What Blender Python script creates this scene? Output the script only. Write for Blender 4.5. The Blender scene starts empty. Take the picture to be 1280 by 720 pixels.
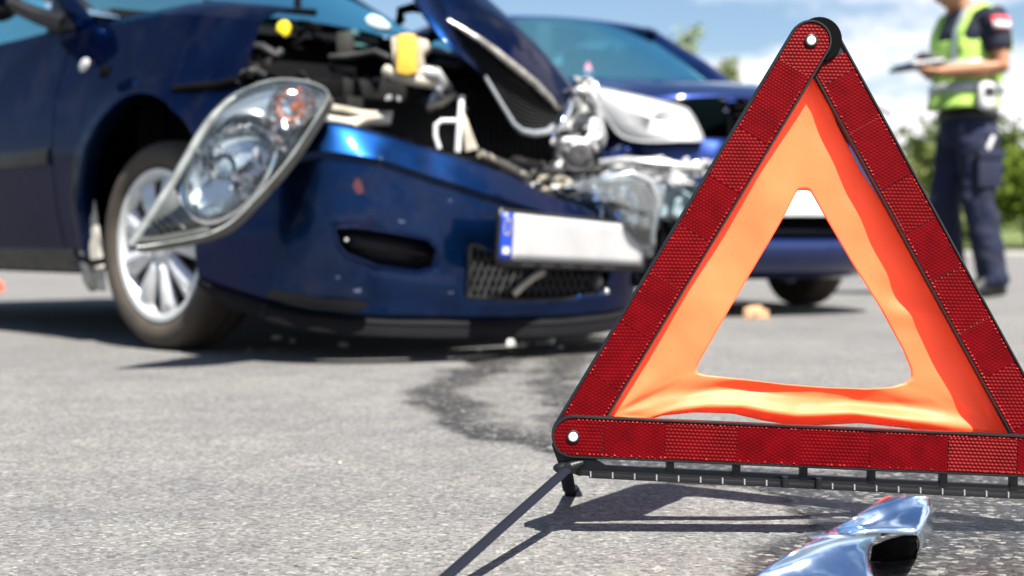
import bpy, bmesh, math, random
from mathutils import Vector, Matrix, noise

# ------------------------------------------------------------------ camera, sky, sun, exposure
SC = bpy.context.scene
COL = SC.collection
CAM_H = 0.305
FPX = 1777.8                       # 50 mm lens on a 36 mm sensor, in photograph pixels
TILT = math.atan(57.0 / FPX)
cam_d = bpy.data.cameras.new("camera")
cam_d.lens = 50.0
cam_d.sensor_width = 36.0
cam_d.clip_start = 0.05
cam_d.clip_end = 3000.0
cam_d.dof.use_dof = True
cam_d.dof.focus_distance = 1.47
cam_d.dof.aperture_fstop = 4.9
cam = bpy.data.objects.new("camera", cam_d)
cam.location = (0, 0, CAM_H)
cam.rotation_euler = (math.radians(90) - TILT, 0, 0)
COL.objects.link(cam)
SC.camera = cam

SUN = Vector((0.22, -0.47, 0.85)).normalized()       # towards the sun
sun_el = math.asin(SUN.z)
sun_az = math.atan2(SUN.x, SUN.y)
world = bpy.data.worlds.new("World")
SC.world = world
world.use_nodes = True
nt = world.node_tree
nt.nodes.clear()
def wn(t, **kw):
    n = nt.nodes.new(t)
    for k, v in kw.items():
        setattr(n, k, v)
    return n
w_out = wn("ShaderNodeOutputWorld")
w_bg = wn("ShaderNodeBackground")
w_bg.inputs["Strength"].default_value = 0.05
w_sky = wn("ShaderNodeTexSky", sky_type='NISHITA', sun_disc=False)
w_sky.sun_elevation = sun_el
w_sky.sun_rotation = sun_az
w_sky.altitude = 100
w_sky.air_density = 1.0
w_sky.dust_density = 0.8
w_sky.ozone_density = 3.0
w_tc = wn("ShaderNodeTexCoord")
w_map = wn("ShaderNodeMapping")
w_map.inputs["Scale"].default_value = (1.0, 1.0, 2.4)
w_map.inputs["Location"].default_value = (0.33, 0.1, 0.02)
w_n = wn("ShaderNodeTexNoise")
w_n.inputs["Scale"].default_value = 3.1
w_n.inputs["Detail"].default_value = 7.0
w_n.inputs["Roughness"].default_value = 0.55
w_r = wn("ShaderNodeMapRange", interpolation_type='SMOOTHSTEP')
w_r.inputs["From Min"].default_value = 0.455
w_r.inputs["From Max"].default_value = 0.575
w_mix = wn("ShaderNodeMixRGB")
w_mix.inputs["Color2"].default_value = (10.4, 10.0, 10.3, 1)
L = nt.links.new
L(w_tc.outputs["Generated"], w_map.inputs["Vector"])
L(w_map.outputs["Vector"], w_n.inputs["Vector"])
w_sep = wn("ShaderNodeSeparateXYZ")
L(w_tc.outputs["Generated"], w_sep.inputs[0])
w_b1 = wn("ShaderNodeMath", operation='MULTIPLY_ADD')     # more cloud towards the east half of the sky
w_b1.inputs[1].default_value = 0.75; w_b1.inputs[2].default_value = -0.078
L(w_sep.outputs["X"], w_b1.inputs[0])
w_hi = wn("ShaderNodeMath", operation='MULTIPLY_ADD')     # cumulus lies low, the high sky is clear
w_hi.inputs[1].default_value = -0.60
L(w_sep.outputs["Z"], w_hi.inputs[0]); L(w_b1.outputs[0], w_hi.inputs[2])
w_cl = wn("ShaderNodeClamp"); w_cl.inputs["Min"].default_value = -0.20; w_cl.inputs["Max"].default_value = 0.05
L(w_hi.outputs[0], w_cl.inputs[0])
w_ad = wn("ShaderNodeMath", operation='ADD')
L(w_n.outputs["Fac"], w_ad.inputs[0]); L(w_cl.outputs[0], w_ad.inputs[1])
L(w_ad.outputs[0], w_r.inputs["Value"])
L(w_r.outputs["Result"], w_mix.inputs["Fac"])
L(w_sky.outputs["Color"], w_mix.inputs["Color1"])
L(w_mix.outputs["Color"], w_bg.inputs["Color"])
L(w_bg.outputs["Background"], w_out.inputs["Surface"])

sun_d = bpy.data.lights.new("sun", 'SUN')
sun_d.energy = 5.0
sun_d.angle = math.radians(0.5)
sun_d.color = (1.0, 0.95, 0.87)
sun = bpy.data.objects.new("sun", sun_d)
sun.rotation_euler = SUN.to_track_quat('Z', 'Y').to_euler()
sun.location = (0, 0, 20)
COL.objects.link(sun)

SC.view_settings.view_transform = 'Standard'
SC.view_settings.look = 'None'
SC.view_settings.gamma = 1.0
SC.view_settings.exposure = 1.5
SC.render.film_transparent = False

# ------------------------------------------------------------------ helpers
def W(px, py, d):
    """A point of the place at distance d (along the optical axis) on the sight line of a photograph pixel."""
    xc = (px - 640.0) / FPX * d
    yc = (360.0 - py) / FPX * d
    return Vector((xc, d * math.cos(TILT) + yc * math.sin(TILT), CAM_H - d * math.sin(TILT) + yc * math.cos(TILT)))

def proj(p):
    x, y, z = p.x, p.y, p.z - CAM_H
    d = y * math.cos(TILT) - z * math.sin(TILT)
    yc = y * math.sin(TILT) + z * math.cos(TILT)
    return (640 + x / d * FPX, 360 - yc / d * FPX, d)

def ground(px, py, z=0.0):
    a = W(px, py, 1.0) - Vector((0, 0, CAM_H))
    t = (z - CAM_H) / a.z
    return Vector((a.x * t, a.y * t, z))

def lerp(a, b, t):
    return a + (b - a) * t

def interp(x, tab):
    if x <= tab[0][0]:
        return tab[0][1]
    for (x0, y0), (x1, y1) in zip(tab, tab[1:]):
        if x <= x1:
            return y0 + (y1 - y0) * (x - x0) / (x1 - x0)
    return tab[-1][1]

def inside(x, y, poly):
    r = False
    j = len(poly) - 1
    for i in range(len(poly)):
        xi, yi = poly[i][0], poly[i][1]
        xj, yj = poly[j][0], poly[j][1]
        if (yi > y) != (yj > y) and x < (xj - xi) * (y - yi) / (yj - yi) + xi:
            r = not r
        j = i
    return r

class MB:
    """Collects faces; build() links them as ONE mesh object."""
    def __init__(s):
        s.v = []; s.f = []; s.mi = []; s.m = 0
    def vert(s, p):
        s.v.append(Vector(p)); return len(s.v) - 1
    def face(s, ids):
        s.f.append(tuple(ids)); s.mi.append(s.m)
    def poly(s, pts):
        s.face([s.vert(p) for p in pts])
    def grid(s, rows, close_u=False, close_v=False, skip=None):
        n = len(rows[0]); m = len(rows)
        ids = [[s.vert(p) for p in r] for r in rows]
        for j in range(m if close_v else m - 1):
            for i in range(n if close_u else n - 1):
                a, b = ids[j][i], ids[j][(i + 1) % n]
                c, d = ids[(j + 1) % m][(i + 1) % n], ids[(j + 1) % m][i]
                if skip and skip((s.v[a] + s.v[b] + s.v[c] + s.v[d]) / 4):
                    continue
                s.face((a, b, c, d))
        return ids
    def box(s, c, size, rot=None):
        c = Vector(c); hx, hy, hz = size[0] / 2, size[1] / 2, size[2] / 2
        ids = []
        for x, y, z in ((-1,-1,-1),(1,-1,-1),(1,1,-1),(-1,1,-1),(-1,-1,1),(1,-1,1),(1,1,1),(-1,1,1)):
            q = Vector((x * hx, y * hy, z * hz))
            if rot is not None:
                q = rot @ q
            ids.append(s.vert(c + q))
        for q in ((0,3,2,1),(4,5,6,7),(0,1,5,4),(1,2,6,5),(2,3,7,6),(3,0,4,7)):
            s.face([ids[k] for k in q])
    def prism(s, pts, dv):
        """closed slab from an outline, pushed along dv"""
        dv = Vector(dv)
        a = [s.vert(p) for p in pts]
        b = [s.vert(Vector(p) + dv) for p in pts]
        n = len(a)
        s.face(list(reversed(a))); s.face(b)
        for i in range(n):
            s.face((a[i], a[(i + 1) % n], b[(i + 1) % n], b[i]))
    def tube(s, pts, r, n=8, caps=True, flat=1.0, up=None):
        pts = [Vector(p) for p in pts]
        rs = r if isinstance(r, (list, tuple)) else [r] * len(pts)
        rows = []
        u_prev = None
        for i, p in enumerate(pts):
            t = (pts[min(i + 1, len(pts) - 1)] - pts[max(i - 1, 0)]).normalized()
            if u_prev is None:
                ref = Vector(up) if up is not None else (Vector((0, 0, 1)) if abs(t.z) < 0.9 else Vector((1, 0, 0)))
            else:
                ref = u_prev
            a = (ref - t * ref.dot(t)).normalized()
            u_prev = a
            b = t.cross(a)
            rows.append([p + a * (math.cos(2 * math.pi * k / n) * rs[i] * flat) + b * (math.sin(2 * math.pi * k / n) * rs[i]) for k in range(n)])
        ids = s.grid(rows, close_u=True)
        if caps:
            s.face(list(reversed(ids[0]))); s.face(ids[-1])
    def lathe(s, prof, c, axis, n=32, a0=0.0, ref=None):
        """prof: (radius, height along axis)"""
        axis = Vector(axis).normalized(); c = Vector(c)
        ref = Vector(ref) if ref is not None else (Vector((0, 0, 1)) if abs(axis.z) < 0.9 else Vector((1, 0, 0)))
        a = (ref - axis * ref.dot(axis)).normalized(); b = axis.cross(a)
        rows = [[c + axis * h + (a * math.cos(a0 + 2 * math.pi * k / n) + b * math.sin(a0 + 2 * math.pi * k / n)) * max(r, 1e-4) for k in range(n)] for r, h in prof]
        s.grid(rows, close_u=True)
    def ball(s, c, r, n=12, m=8):
        c = Vector(c)
        rr = r if isinstance(r, (tuple, list, Vector)) else (r, r, r)
        rows = []
        for j in range(m + 1):
            th = math.pi * j / m
            k_ = max(math.sin(th), 1e-3)
            rows.append([c + Vector((rr[0] * k_ * math.cos(2 * math.pi * i / n), rr[1] * k_ * math.sin(2 * math.pi * i / n), rr[2] * math.cos(th))) for i in range(n)])
        s.grid(rows, close_u=True)
    def build(s, name, mats, parent=None, smooth=True, angle=38, world=False, solid=None, bevel=None, weld=True, origin=None, subsurf=0):
        me = bpy.data.meshes.new(name)
        o = bpy.data.objects.new(name, me)
        COL.objects.link(o)
        vs = s.v
        if parent is not None:
            o.parent = parent
            if world:
                inv = WM[parent.name].inverted()
                vs = [inv @ p for p in vs]
        if origin is not None:
            og = Vector(origin)
            if parent is not None and world:
                og = WM[parent.name].inverted() @ og
            vs = [p - og for p in vs]
            o.location = og
        me.from_pydata([tuple(p) for p in vs], [], s.f)
        for m in (mats if isinstance(mats, (list, tuple)) else [mats]):
            me.materials.append(m)
        for p, k in zip(me.polygons, s.mi):
            p.material_index = k
        bm = bmesh.new(); bm.from_mesh(me)
        if weld:
            bmesh.ops.remove_doubles(bm, verts=bm.verts, dist=1e-5)
        bmesh.ops.recalc_face_normals(bm, faces=bm.faces)
        if bevel:
            es = [e for e in bm.edges if len(e.link_faces) == 2 and e.calc_face_angle(0) > math.radians(30)]
            bmesh.ops.bevel(bm, geom=es, offset=bevel, segments=2, profile=0.6, affect='EDGES', clamp_overlap=True)
        if smooth:
            for f in bm.faces:
                f.smooth = True
            for e in bm.edges:
                if len(e.link_faces) == 2 and e.calc_face_angle(0) > math.radians(angle):
                    e.smooth = False
        bm.to_mesh(me); bm.free()
        if solid:
            md = o.modifiers.new("thickness", 'SOLIDIFY'); md.thickness = solid; md.offset = 0
        if subsurf:
            md = o.modifiers.new("smooth", 'SUBSURF'); md.levels = subsurf; md.render_levels = subsurf
        base = WM[parent.name] if parent is not None else Matrix.Identity(4)
        WM[o.name] = base @ Matrix.Translation(o.location)
        return o

WM = {}
def thing(name, label, cat, loc=(0, 0, 0), rotz=0.0, group=None):
    o = bpy.data.objects.new(name, None)
    COL.objects.link(o)
    o.location = loc; o.rotation_euler = (0, 0, rotz)
    o.empty_display_size = 0.1
    WM[o.name] = Matrix.Translation(Vector(loc)) @ Matrix.Rotation(rotz, 4, 'Z')
    return tag(o, label, cat, group)

def tag(o, label=None, cat=None, group=None, kind=None):
    if label: o["label"] = label
    if cat: o["category"] = cat
    if group: o["group"] = group
    if kind: o["kind"] = kind
    return o

# ------------------------------------------------------------------ materials
def pm(name, col, rough=0.5, metal=0.0, coat=0.0, var=0.12, vscale=18.0, bump=0.0, bscale=120.0, trans=0.0, ior=1.45, spec=0.5, rvar=0.1, alpha=1.0, edge=None, dust=0.0):
    m = bpy.data.materials.new(name)
    m.use_nodes = True
    t = m.node_tree; b = t.nodes["Principled BSDF"]
    b.inputs["Roughness"].default_value = rough
    b.inputs["Metallic"].default_value = metal
    b.inputs["Coat Weight"].default_value = coat
    b.inputs["Coat Roughness"].default_value = 0.04
    b.inputs["Transmission Weight"].default_value = trans
    b.inputs["IOR"].default_value = ior
    b.inputs["Specular IOR Level"].default_value = spec
    b.inputs["Alpha"].default_value = alpha
    if edge: b.inputs["Specular Tint"].default_value = (*edge, 1)
    tc = t.nodes.new("ShaderNodeTexCoord")
    n = t.nodes.new("ShaderNodeTexNoise"); n.inputs["Scale"].default_value = vscale; n.inputs["Detail"].default_value = 5
    t.links.new(tc.outputs["Object"], n.inputs["Vector"])
    mr = t.nodes.new("ShaderNodeMapRange")
    mr.inputs["From Min"].default_value = 0.3; mr.inputs["From Max"].default_value = 0.7
    mr.inputs["To Min"].default_value = 1 - var; mr.inputs["To Max"].default_value = 1 + var
    t.links.new(n.outputs["Fac"], mr.inputs["Value"])
    mx = t.nodes.new("ShaderNodeVectorMath"); mx.operation = 'SCALE'
    mx.inputs[0].default_value = col[:3]
    t.links.new(mr.outputs["Result"], mx.inputs["Scale"])
    t.links.new(mx.outputs["Vector"], b.inputs["Base Color"])
    if rvar:
        r2 = t.nodes.new("ShaderNodeMapRange")
        r2.inputs["From Min"].default_value = 0.3; r2.inputs["From Max"].default_value = 0.7
        r2.inputs["To Min"].default_value = max(0.0, rough - rvar * rough); r2.inputs["To Max"].default_value = min(1, rough + rvar)
        t.links.new(n.outputs["Fac"], r2.inputs["Value"])
        t.links.new(r2.outputs["Result"], b.inputs["Roughness"])
    if dust:
        nd = t.nodes.new("ShaderNodeTexNoise"); nd.inputs["Scale"].default_value = 6; nd.inputs["Detail"].default_value = 8; nd.inputs["Roughness"].default_value = 0.7
        t.links.new(tc.outputs["Object"], nd.inputs["Vector"])
        md_ = t.nodes.new("ShaderNodeMapRange"); md_.inputs["From Min"].default_value = 0.5; md_.inputs["From Max"].default_value = 0.8; md_.inputs["To Max"].default_value = dust
        t.links.new(nd.outputs["Fac"], md_.inputs["Value"])
        df = t.nodes.new("ShaderNodeBsdfDiffuse"); df.inputs[0].default_value = (0.16, 0.15, 0.14, 1)
        ms = t.nodes.new("ShaderNodeMixShader"); t.links.new(md_.outputs["Result"], ms.inputs[0]); t.links.new(b.outputs[0], ms.inputs[1]); t.links.new(df.outputs[0], ms.inputs[2])
        t.links.new(ms.outputs[0], t.nodes["Material Output"].inputs[0])
    if bump:
        n2 = t.nodes.new("ShaderNodeTexNoise"); n2.inputs["Scale"].default_value = bscale; n2.inputs["Detail"].default_value = 3
        t.links.new(tc.outputs["Object"], n2.inputs["Vector"])
        bp = t.nodes.new("ShaderNodeBump"); bp.inputs["Strength"].default_value = bump; bp.inputs["Distance"].default_value = 0.002
        t.links.new(n2.outputs["Fac"], bp.inputs["Height"])
        t.links.new(bp.outputs["Normal"], b.inputs["Normal"])
    return m

def glass_mat(name, tint, ior=1.5, boost=1.0, rough=0.02, haze=0.0, hazecol=(0.8, 0.85, 0.85), rcol=(1, 1, 1)):
    """thin clear sheet: tinted transparent plus a Fresnel reflection"""
    m = bpy.data.materials.new(name); m.use_nodes = True
    t = m.node_tree; t.nodes.clear()
    o = t.nodes.new("ShaderNodeOutputMaterial")
    tr = t.nodes.new("ShaderNodeBsdfTransparent"); tr.inputs[0].default_value = (*tint, 1)
    gl = t.nodes.new("ShaderNodeBsdfGlossy"); gl.inputs["Roughness"].default_value = rough; gl.inputs["Color"].default_value = (*rcol, 1)
    fr = t.nodes.new("ShaderNodeFresnel"); fr.inputs["IOR"].default_value = ior
    tc = t.nodes.new("ShaderNodeTexCoord")
    n = t.nodes.new("ShaderNodeTexNoise"); n.inputs["Scale"].default_value = 25
    t.links.new(tc.outputs["Object"], n.inputs["Vector"])
    bp = t.nodes.new("ShaderNodeBump"); bp.inputs["Strength"].default_value = 0.06; bp.inputs["Distance"].default_value = 0.003
    t.links.new(n.outputs["Fac"], bp.inputs["Height"]); t.links.new(bp.outputs["Normal"], gl.inputs["Normal"])
    mu = t.nodes.new("ShaderNodeMath"); mu.operation = 'MULTIPLY'; mu.use_clamp = True; mu.inputs[1].default_value = boost
    t.links.new(fr.outputs[0], mu.inputs[0])
    mx = t.nodes.new("ShaderNodeMixShader")
    base = tr.outputs[0]
    if haze:
        df = t.nodes.new("ShaderNodeBsdfDiffuse"); df.inputs[0].default_value = (*hazecol, 1)
        m2 = t.nodes.new("ShaderNodeMixShader"); m2.inputs[0].default_value = haze
        t.links.new(tr.outputs[0], m2.inputs[1]); t.links.new(df.outputs[0], m2.inputs[2])
        base = m2.outputs[0]
    t.links.new(mu.outputs[0], mx.inputs[0]); t.links.new(base, mx.inputs[1]); t.links.new(gl.outputs[0], mx.inputs[2])
    t.links.new(mx.outputs[0], o.inputs[0])
    return m

def asphalt(name, wet=False):
    m = bpy.data.materials.new(name); m.use_nodes = True
    t = m.node_tree; b = t.nodes["Principled BSDF"]
    N = t.nodes.new; LK = t.links.new
    tc = N("ShaderNodeTexCoord")
    def nz(scale, det=4, rough=0.6):
        n = N("ShaderNodeTexNoise"); n.inputs["Scale"].default_value = scale; n.inputs["Detail"].default_value = det; n.inputs["Roughness"].default_value = rough
        LK(tc.outputs["Object"], n.inputs["Vector"]); return n
    def ramp(src, stops):
        r = N("ShaderNodeValToRGB")
        e = r.color_ramp.elements
        while len(e) > 1: e.remove(e[-1])
        e[0].position = stops[0][0]; e[0].color = (*stops[0][1], 1)
        for p, c in stops[1:]:
            q = e.new(p); q.color = (*c, 1)
        LK(src, r.inputs[0]); return r
    def mix(mode, fac, a, bb):
        x = N("ShaderNodeMixRGB"); x.blend_type = mode
        if isinstance(fac, float): x.inputs[0].default_value = fac
        else: LK(fac, x.inputs[0])
        LK(a, x.inputs[1])
        if isinstance(bb, tuple): x.inputs[2].default_value = (*bb, 1)
        else: LK(bb, x.inputs[2])
        return x.outputs[0]
    big = nz(1.3, 3); mid = nz(9, 4); fine = nz(260, 3, 0.7); pit = nz(95, 2, 0.5)
    vo = N("ShaderNodeTexVoronoi"); vo.inputs["Scale"].default_value = 210 if not wet else 150
    LK(tc.outputs["Object"], vo.inputs["Vector"])
    vo2 = N("ShaderNodeTexVoronoi"); vo2.inputs["Scale"].default_value = 70
    LK(tc.outputs["Object"], vo2.inputs["Vector"])
    sep = N("ShaderNodeSeparateColor"); LK(vo.outputs["Color"], sep.inputs[0])
    if wet:
        stones = ramp(sep.outputs[0], [(0.0, (0.014, 0.015, 0.018)), (0.45, (0.036, 0.037, 0.038)), (0.75, (0.07, 0.068, 0.062)), (0.93, (0.18, 0.175, 0.16)), (1.0, (0.3, 0.29, 0.28))])
    else:
        stones = ramp(sep.outputs[0], [(0.0, (0.080, 0.080, 0.080)), (0.3, (0.125, 0.125, 0.124)), (0.65, (0.152, 0.152, 0.150)), (0.90, (0.180, 0.180, 0.177)), (1.0, (0.26, 0.26, 0.255))])
    c = mix('MULTIPLY', 0.75, stones.outputs[0], ramp(fine.outputs["Fac"], [(0.25, (0.55,) * 3), (0.5, (1, 1, 1)), (0.8, (1.18,) * 3)]).outputs[0])
    c = mix('MULTIPLY', 1.0, c, ramp(mid.outputs["Fac"], [(0.3, (0.86, 0.86, 0.87)), (0.7, (1.1, 1.09, 1.07))]).outputs[0])
    c = mix('MULTIPLY', 1.0, c, ramp(big.outputs["Fac"], [(0.3, (0.84, 0.85, 0.87)), (0.5, (1.0, 0.99, 0.98)), (0.7, (1.12, 1.10, 1.07))]).outputs[0])
    c = mix('MULTIPLY', 1.0, c, ramp(pit.outputs["Fac"], [(0.26, (0.25, 0.24, 0.23)), (0.34, (1, 1, 1))]).outputs[0])
    LK(c, b.inputs["Base Color"])
    b.inputs["Roughness"].default_value = 0.92 if not wet else 0.42
    b.inputs["Specular IOR Level"].default_value = 0.3 if not wet else 0.6
    # relief: aggregate over pits
    mr = N("ShaderNodeMath"); mr.operation = 'MULTIPLY_ADD'; mr.inputs[1].default_value = -0.6; mr.inputs[2].default_value = 1.0
    LK(vo.outputs["Distance"], mr.inputs[0])
    ad = N("ShaderNodeMath"); ad.operation = 'ADD'
    LK(mr.outputs[0], ad.inputs[0]); LK(fine.outputs["Fac"], ad.inputs[1])
    ad2 = N("ShaderNodeMath"); ad2.operation = 'MULTIPLY_ADD'; ad2.inputs[1].default_value = 1.2
    LK(pit.outputs["Fac"], ad2.inputs[0]); LK(ad.outputs[0], ad2.inputs[2])
    bp = N("ShaderNodeBump"); bp.inputs["Strength"].default_value = 0.55 if not wet else 0.8; bp.inputs["Distance"].default_value = 0.003
    LK(ad2.outputs[0], bp.inputs["Height"]); LK(bp.outputs["Normal"], b.inputs["Normal"])
    if wet:
        at = N("ShaderNodeAttribute"); at.attribute_name = "wet"
        e1 = nz(14, 5, 0.65); e2 = nz(120, 3, 0.6)
        a1 = N("ShaderNodeMath"); a1.operation = 'MULTIPLY_ADD'; a1.inputs[1].default_value = 0.7; a1.inputs[2].default_value = -0.35
        LK(e1.outputs["Fac"], a1.inputs[0])
        a2 = N("ShaderNodeMath"); a2.operation = 'MULTIPLY_ADD'; a2.inputs[1].default_value = 0.75; a2.inputs[2].default_value = -0.375
        LK(e2.outputs["Fac"], a2.inputs[0])
        s1 = N("ShaderNodeMath"); s1.operation = 'ADD'; LK(a1.outputs[0], s1.inputs[0]); LK(a2.outputs[0], s1.inputs[1])
        s2 = N("ShaderNodeMath"); s2.operation = 'ADD'; LK(s1.outputs[0], s2.inputs[0]); LK(at.outputs["Fac"], s2.inputs[1])
        sm = N("ShaderNodeMapRange"); sm.interpolation_type = 'SMOOTHSTEP'
        sm.inputs["From Min"].default_value = 0.30; sm.inputs["From Max"].default_value = 0.80
        sm.inputs["To Max"].default_value = 0.9
        LK(s2.outputs[0], sm.inputs["Value"]); LK(sm.outputs["Result"], b.inputs["Alpha"])
    return m

M = {}
M['asphalt'] = asphalt("asphalt")
M['wet'] = asphalt("wet_asphalt", True)
M['black_plastic'] = pm("black_plastic", (0.006, 0.006, 0.007), 0.42, bump=0.12, bscale=300)
M['black_matte'] = pm("black_matte", (0.0035, 0.0035, 0.004), 0.85, spec=0.06)
M['trim_grey'] = pm("trim_grey", (0.016, 0.016, 0.018), 0.6, bump=0.1)
M['rubber'] = pm("rubber", (0.05, 0.040, 0.030), 0.75, bump=0.15, var=0.3, vscale=9)
M['rivet'] = pm("rivet_metal", (0.75, 0.75, 0.74), 0.35, metal=0.7)
M['chrome'] = pm("chrome", (0.82, 0.83, 0.84), 0.07, metal=1.0, var=0.03, rvar=0.05)
M['alloy'] = pm("silver_paint", (0.60, 0.61, 0.62), 0.30, metal=0.4, var=0.08, coat=0.3)
M['pale_plastic'] = pm("pale_plastic", (0.45, 0.43, 0.38), 0.5, var=0.2)
M['white'] = pm("white_paint", (0.56, 0.56, 0.56), 0.4, var=0.05)
M['blue_paint'] = pm("dark_blue_paint", (0.0022, 0.0155, 0.062), 0.34, metal=0.95, coat=0.32, var=0.08, rvar=0.03, edge=(0.05, 0.12, 0.35), dust=0.06)
M['blue_paint_b'] = pm("royal_blue_paint", (0.010, 0.022, 0.095), 0.36, metal=0.6, coat=0.9, var=0.06, rvar=0.03, edge=(0.1, 0.15, 0.4))
M['eu_blue'] = pm("plate_blue", (0.003, 0.045, 0.40), 0.35, var=0.04)
M['yellow'] = pm("yellow_plastic", (0.62, 0.38, 0.045), 0.45)
M['yellow_cap'] = pm("yellow_cap", (0.75, 0.60, 0.02), 0.4)
M['beige'] = pm("beige_metal", (0.34, 0.31, 0.25), 0.5, var=0.3, metal=0.2)
M['silver_scrap'] = pm("scrap_silver", (0.46, 0.47, 0.47), 0.3, metal=0.5, var=0.2)
M['orange_bulb'] = pm("orange_bulb", (0.42, 0.12, 0.04), 0.25)
M['clear'] = glass_mat("clear_lens", (0.93, 0.95, 0.95), ior=1.45)
M['clear_blue'] = glass_mat("crumpled_clear", (0.72, 0.82, 0.88), ior=1.5, haze=0.09, boost=1.3)
M['windscreen'] = glass_mat("windscreen_glass", (0.30, 0.76, 0.82), ior=1.6, boost=3.4, rcol=(0.42, 1.0, 1.0), haze=0.10, hazecol=(0.35, 0.75, 0.80))

def fabric_mat():
    m = bpy.data.materials.new("fluorescent_fabric"); m.use_nodes = True
    t = m.node_tree; t.nodes.clear()
    o = t.nodes.new("ShaderNodeOutputMaterial")
    # fluorescent dye: turns blue and ultraviolet into red-orange, so its red radiance factor is above one
    d = t.nodes.new("ShaderNodeBsdfDiffuse"); d.inputs[0].default_value = (1.6, 0.235, 0.078, 1)
    gl = t.nodes.new("ShaderNodeBsdfGlossy"); gl.inputs["Roughness"].default_value = 0.5
    mg = t.nodes.new("ShaderNodeMixShader"); mg.inputs[0].default_value = 0.045
    t.links.new(d.outputs[0], mg.inputs[1]); t.links.new(gl.outputs[0], mg.inputs[2])
    tl = t.nodes.new("ShaderNodeBsdfTranslucent"); tl.inputs[0].default_value = (1.35, 0.06, 0.011, 1)
    mx = t.nodes.new("ShaderNodeMixShader"); mx.inputs[0].default_value = 0.30
    tc = t.nodes.new("ShaderNodeTexCoord")
    wv = t.nodes.new("ShaderNodeTexNoise"); wv.inputs["Scale"].default_value = 38; wv.inputs["Detail"].default_value = 4
    t.links.new(tc.outputs["Object"], wv.inputs["Vector"])
    n2 = t.nodes.new("ShaderNodeTexNoise"); n2.inputs["Scale"].default_value = 1400
    t.links.new(tc.outputs["Object"], n2.inputs["Vector"])
    ad = t.nodes.new("ShaderNodeMath"); ad.operation = 'MULTIPLY_ADD'; ad.inputs[1].default_value = 0.16
    t.links.new(n2.outputs["Fac"], ad.inputs[0]); t.links.new(wv.outputs["Fac"], ad.inputs[2])
    bp = t.nodes.new("ShaderNodeBump"); bp.inputs["Strength"].default_value = 0.25; bp.inputs["Distance"].default_value = 0.003
    t.links.new(ad.outputs[0], bp.inputs["Height"])
    t.links.new(bp.outputs["Normal"], d.inputs["Normal"]); t.links.new(bp.outputs["Normal"], tl.inputs["Normal"])
    t.links.new(bp.outputs["Normal"], gl.inputs["Normal"])
    t.links.new(mg.outputs[0], mx.inputs[1]); t.links.new(tl.outputs[0], mx.inputs[2]); t.links.new(mx.outputs[0], o.inputs[0])
    return m
M['fabric'] = fabric_mat()

def reflector_mat():
    m = bpy.data.materials.new("red_reflector"); m.use_nodes = True
    t = m.node_tree; b = t.nodes["Principled BSDF"]
    tc = t.nodes.new("ShaderNodeTexCoord")
    n = t.nodes.new("ShaderNodeTexNoise"); n.inputs["Scale"].default_value = 55; n.inputs["Detail"].default_value = 5
    t.links.new(tc.outputs["Object"], n.inputs["Vector"])
    r = t.nodes.new("ShaderNodeValToRGB")
    r.color_ramp.elements[0].position = 0.3; r.color_ramp.elements[0].color = (0.072, 0.0005, 0.0022, 1)
    r.color_ramp.elements[1].position = 0.72; r.color_ramp.elements[1].color = (0.115, 0.001, 0.0036, 1)
    t.links.new(n.outputs["Fac"], r.inputs[0]); t.links.new(r.outputs[0], b.inputs["Base Color"])
    b.inputs["Roughness"].default_value = 0.36
    b.inputs["Specular IOR Level"].default_value = 0.22
    b.inputs["Specular Tint"].default_value = (1.0, 0.45, 0.38, 1)
    b.inputs["Specular Tint"].default_value = (1.0, 0.25, 0.2, 1)
    return m
M['reflector'] = reflector_mat()

# ------------------------------------------------------------------ setting: road, verge, spill
b = MB()
b.grid([[Vector((x, y, 0)) for x in (-120, -30, -8, -3, 0, 3, 8, 30, 120)] for y in (-60, -15, -4, 0, 1.5, 3, 6, 12, 33)])
road = b.build("road", M['asphalt'], smooth=False)
tag(road, kind='structure')

# spill: an irregular stain sheet 3 mm above the road, its strength stored per vertex
spill_px = [(648, 430), (600, 448), (556, 466), (520, 480), (506, 492), (520, 508), (548, 528), (590, 545), (640, 556), (700, 572), (770, 590), (850, 604), (930, 612),
            (985, 622), (1020, 650), (985, 672), (950, 690), (930, 705), (915, 722), (940, 760), (1330, 760), (1330, 560), (1200, 585), (1050, 592), (930, 585), (850, 560),
            (800, 540), (760, 520), (735, 490), (735, 462), (750, 445), (800, 428), (760, 420), (690, 422)]
sp = [ground(*p) for p in spill_px]
sp2 = [(p.x, p.y) for p in sp]
def seg_dist(x, y, poly):
    d = 1e9
    for (ax, ay), (bx, by) in zip(poly, poly[1:] + poly[:1]):
        dx, dy = bx - ax, by - ay
        t = max(0, min(1, ((x - ax) * dx + (y - ay) * dy) / (dx * dx + dy * dy + 1e-12)))
        d = min(d, math.hypot(x - ax - t * dx, y - ay - t * dy))
    return d
b = MB(); wet = []
xs = [-0.45 + 0.016 * i for i in range(96)]; ys = []
y = 0.95
while y < 4.8:
    ys.append(y); y += 0.016 if y < 2 else 0.03
rows = []
for y in ys:
    for x in xs:
        nn = noise.noise(Vector((x * 7, y * 7, 2.0))) * 0.03 * (1 + y * 0.3) + noise.noise(Vector((x * 19, y * 19, 5.0))) * 0.014
        d = seg_dist(x, y, sp2) * (1 if inside(x, y, sp2) else -1) + nn
        edge = 0.05 * max(1.0, y - 0.6)
        w = max(0.0, min(1.0, 0.5 + d / (edge * 1.0)))
        if y > 1.95:                       # drying in the middle, the rim stays dark
            w *= 0.36 + 0.44 * max(0.0, 1.0 - max(0, d - edge * .5) / 0.085)
        elif x < 0.35:
            w *= 0.9
        wet.append(w)
ids = b.grid([[Vector((x, y, 0.003)) for x in xs] for y in ys])
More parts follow.
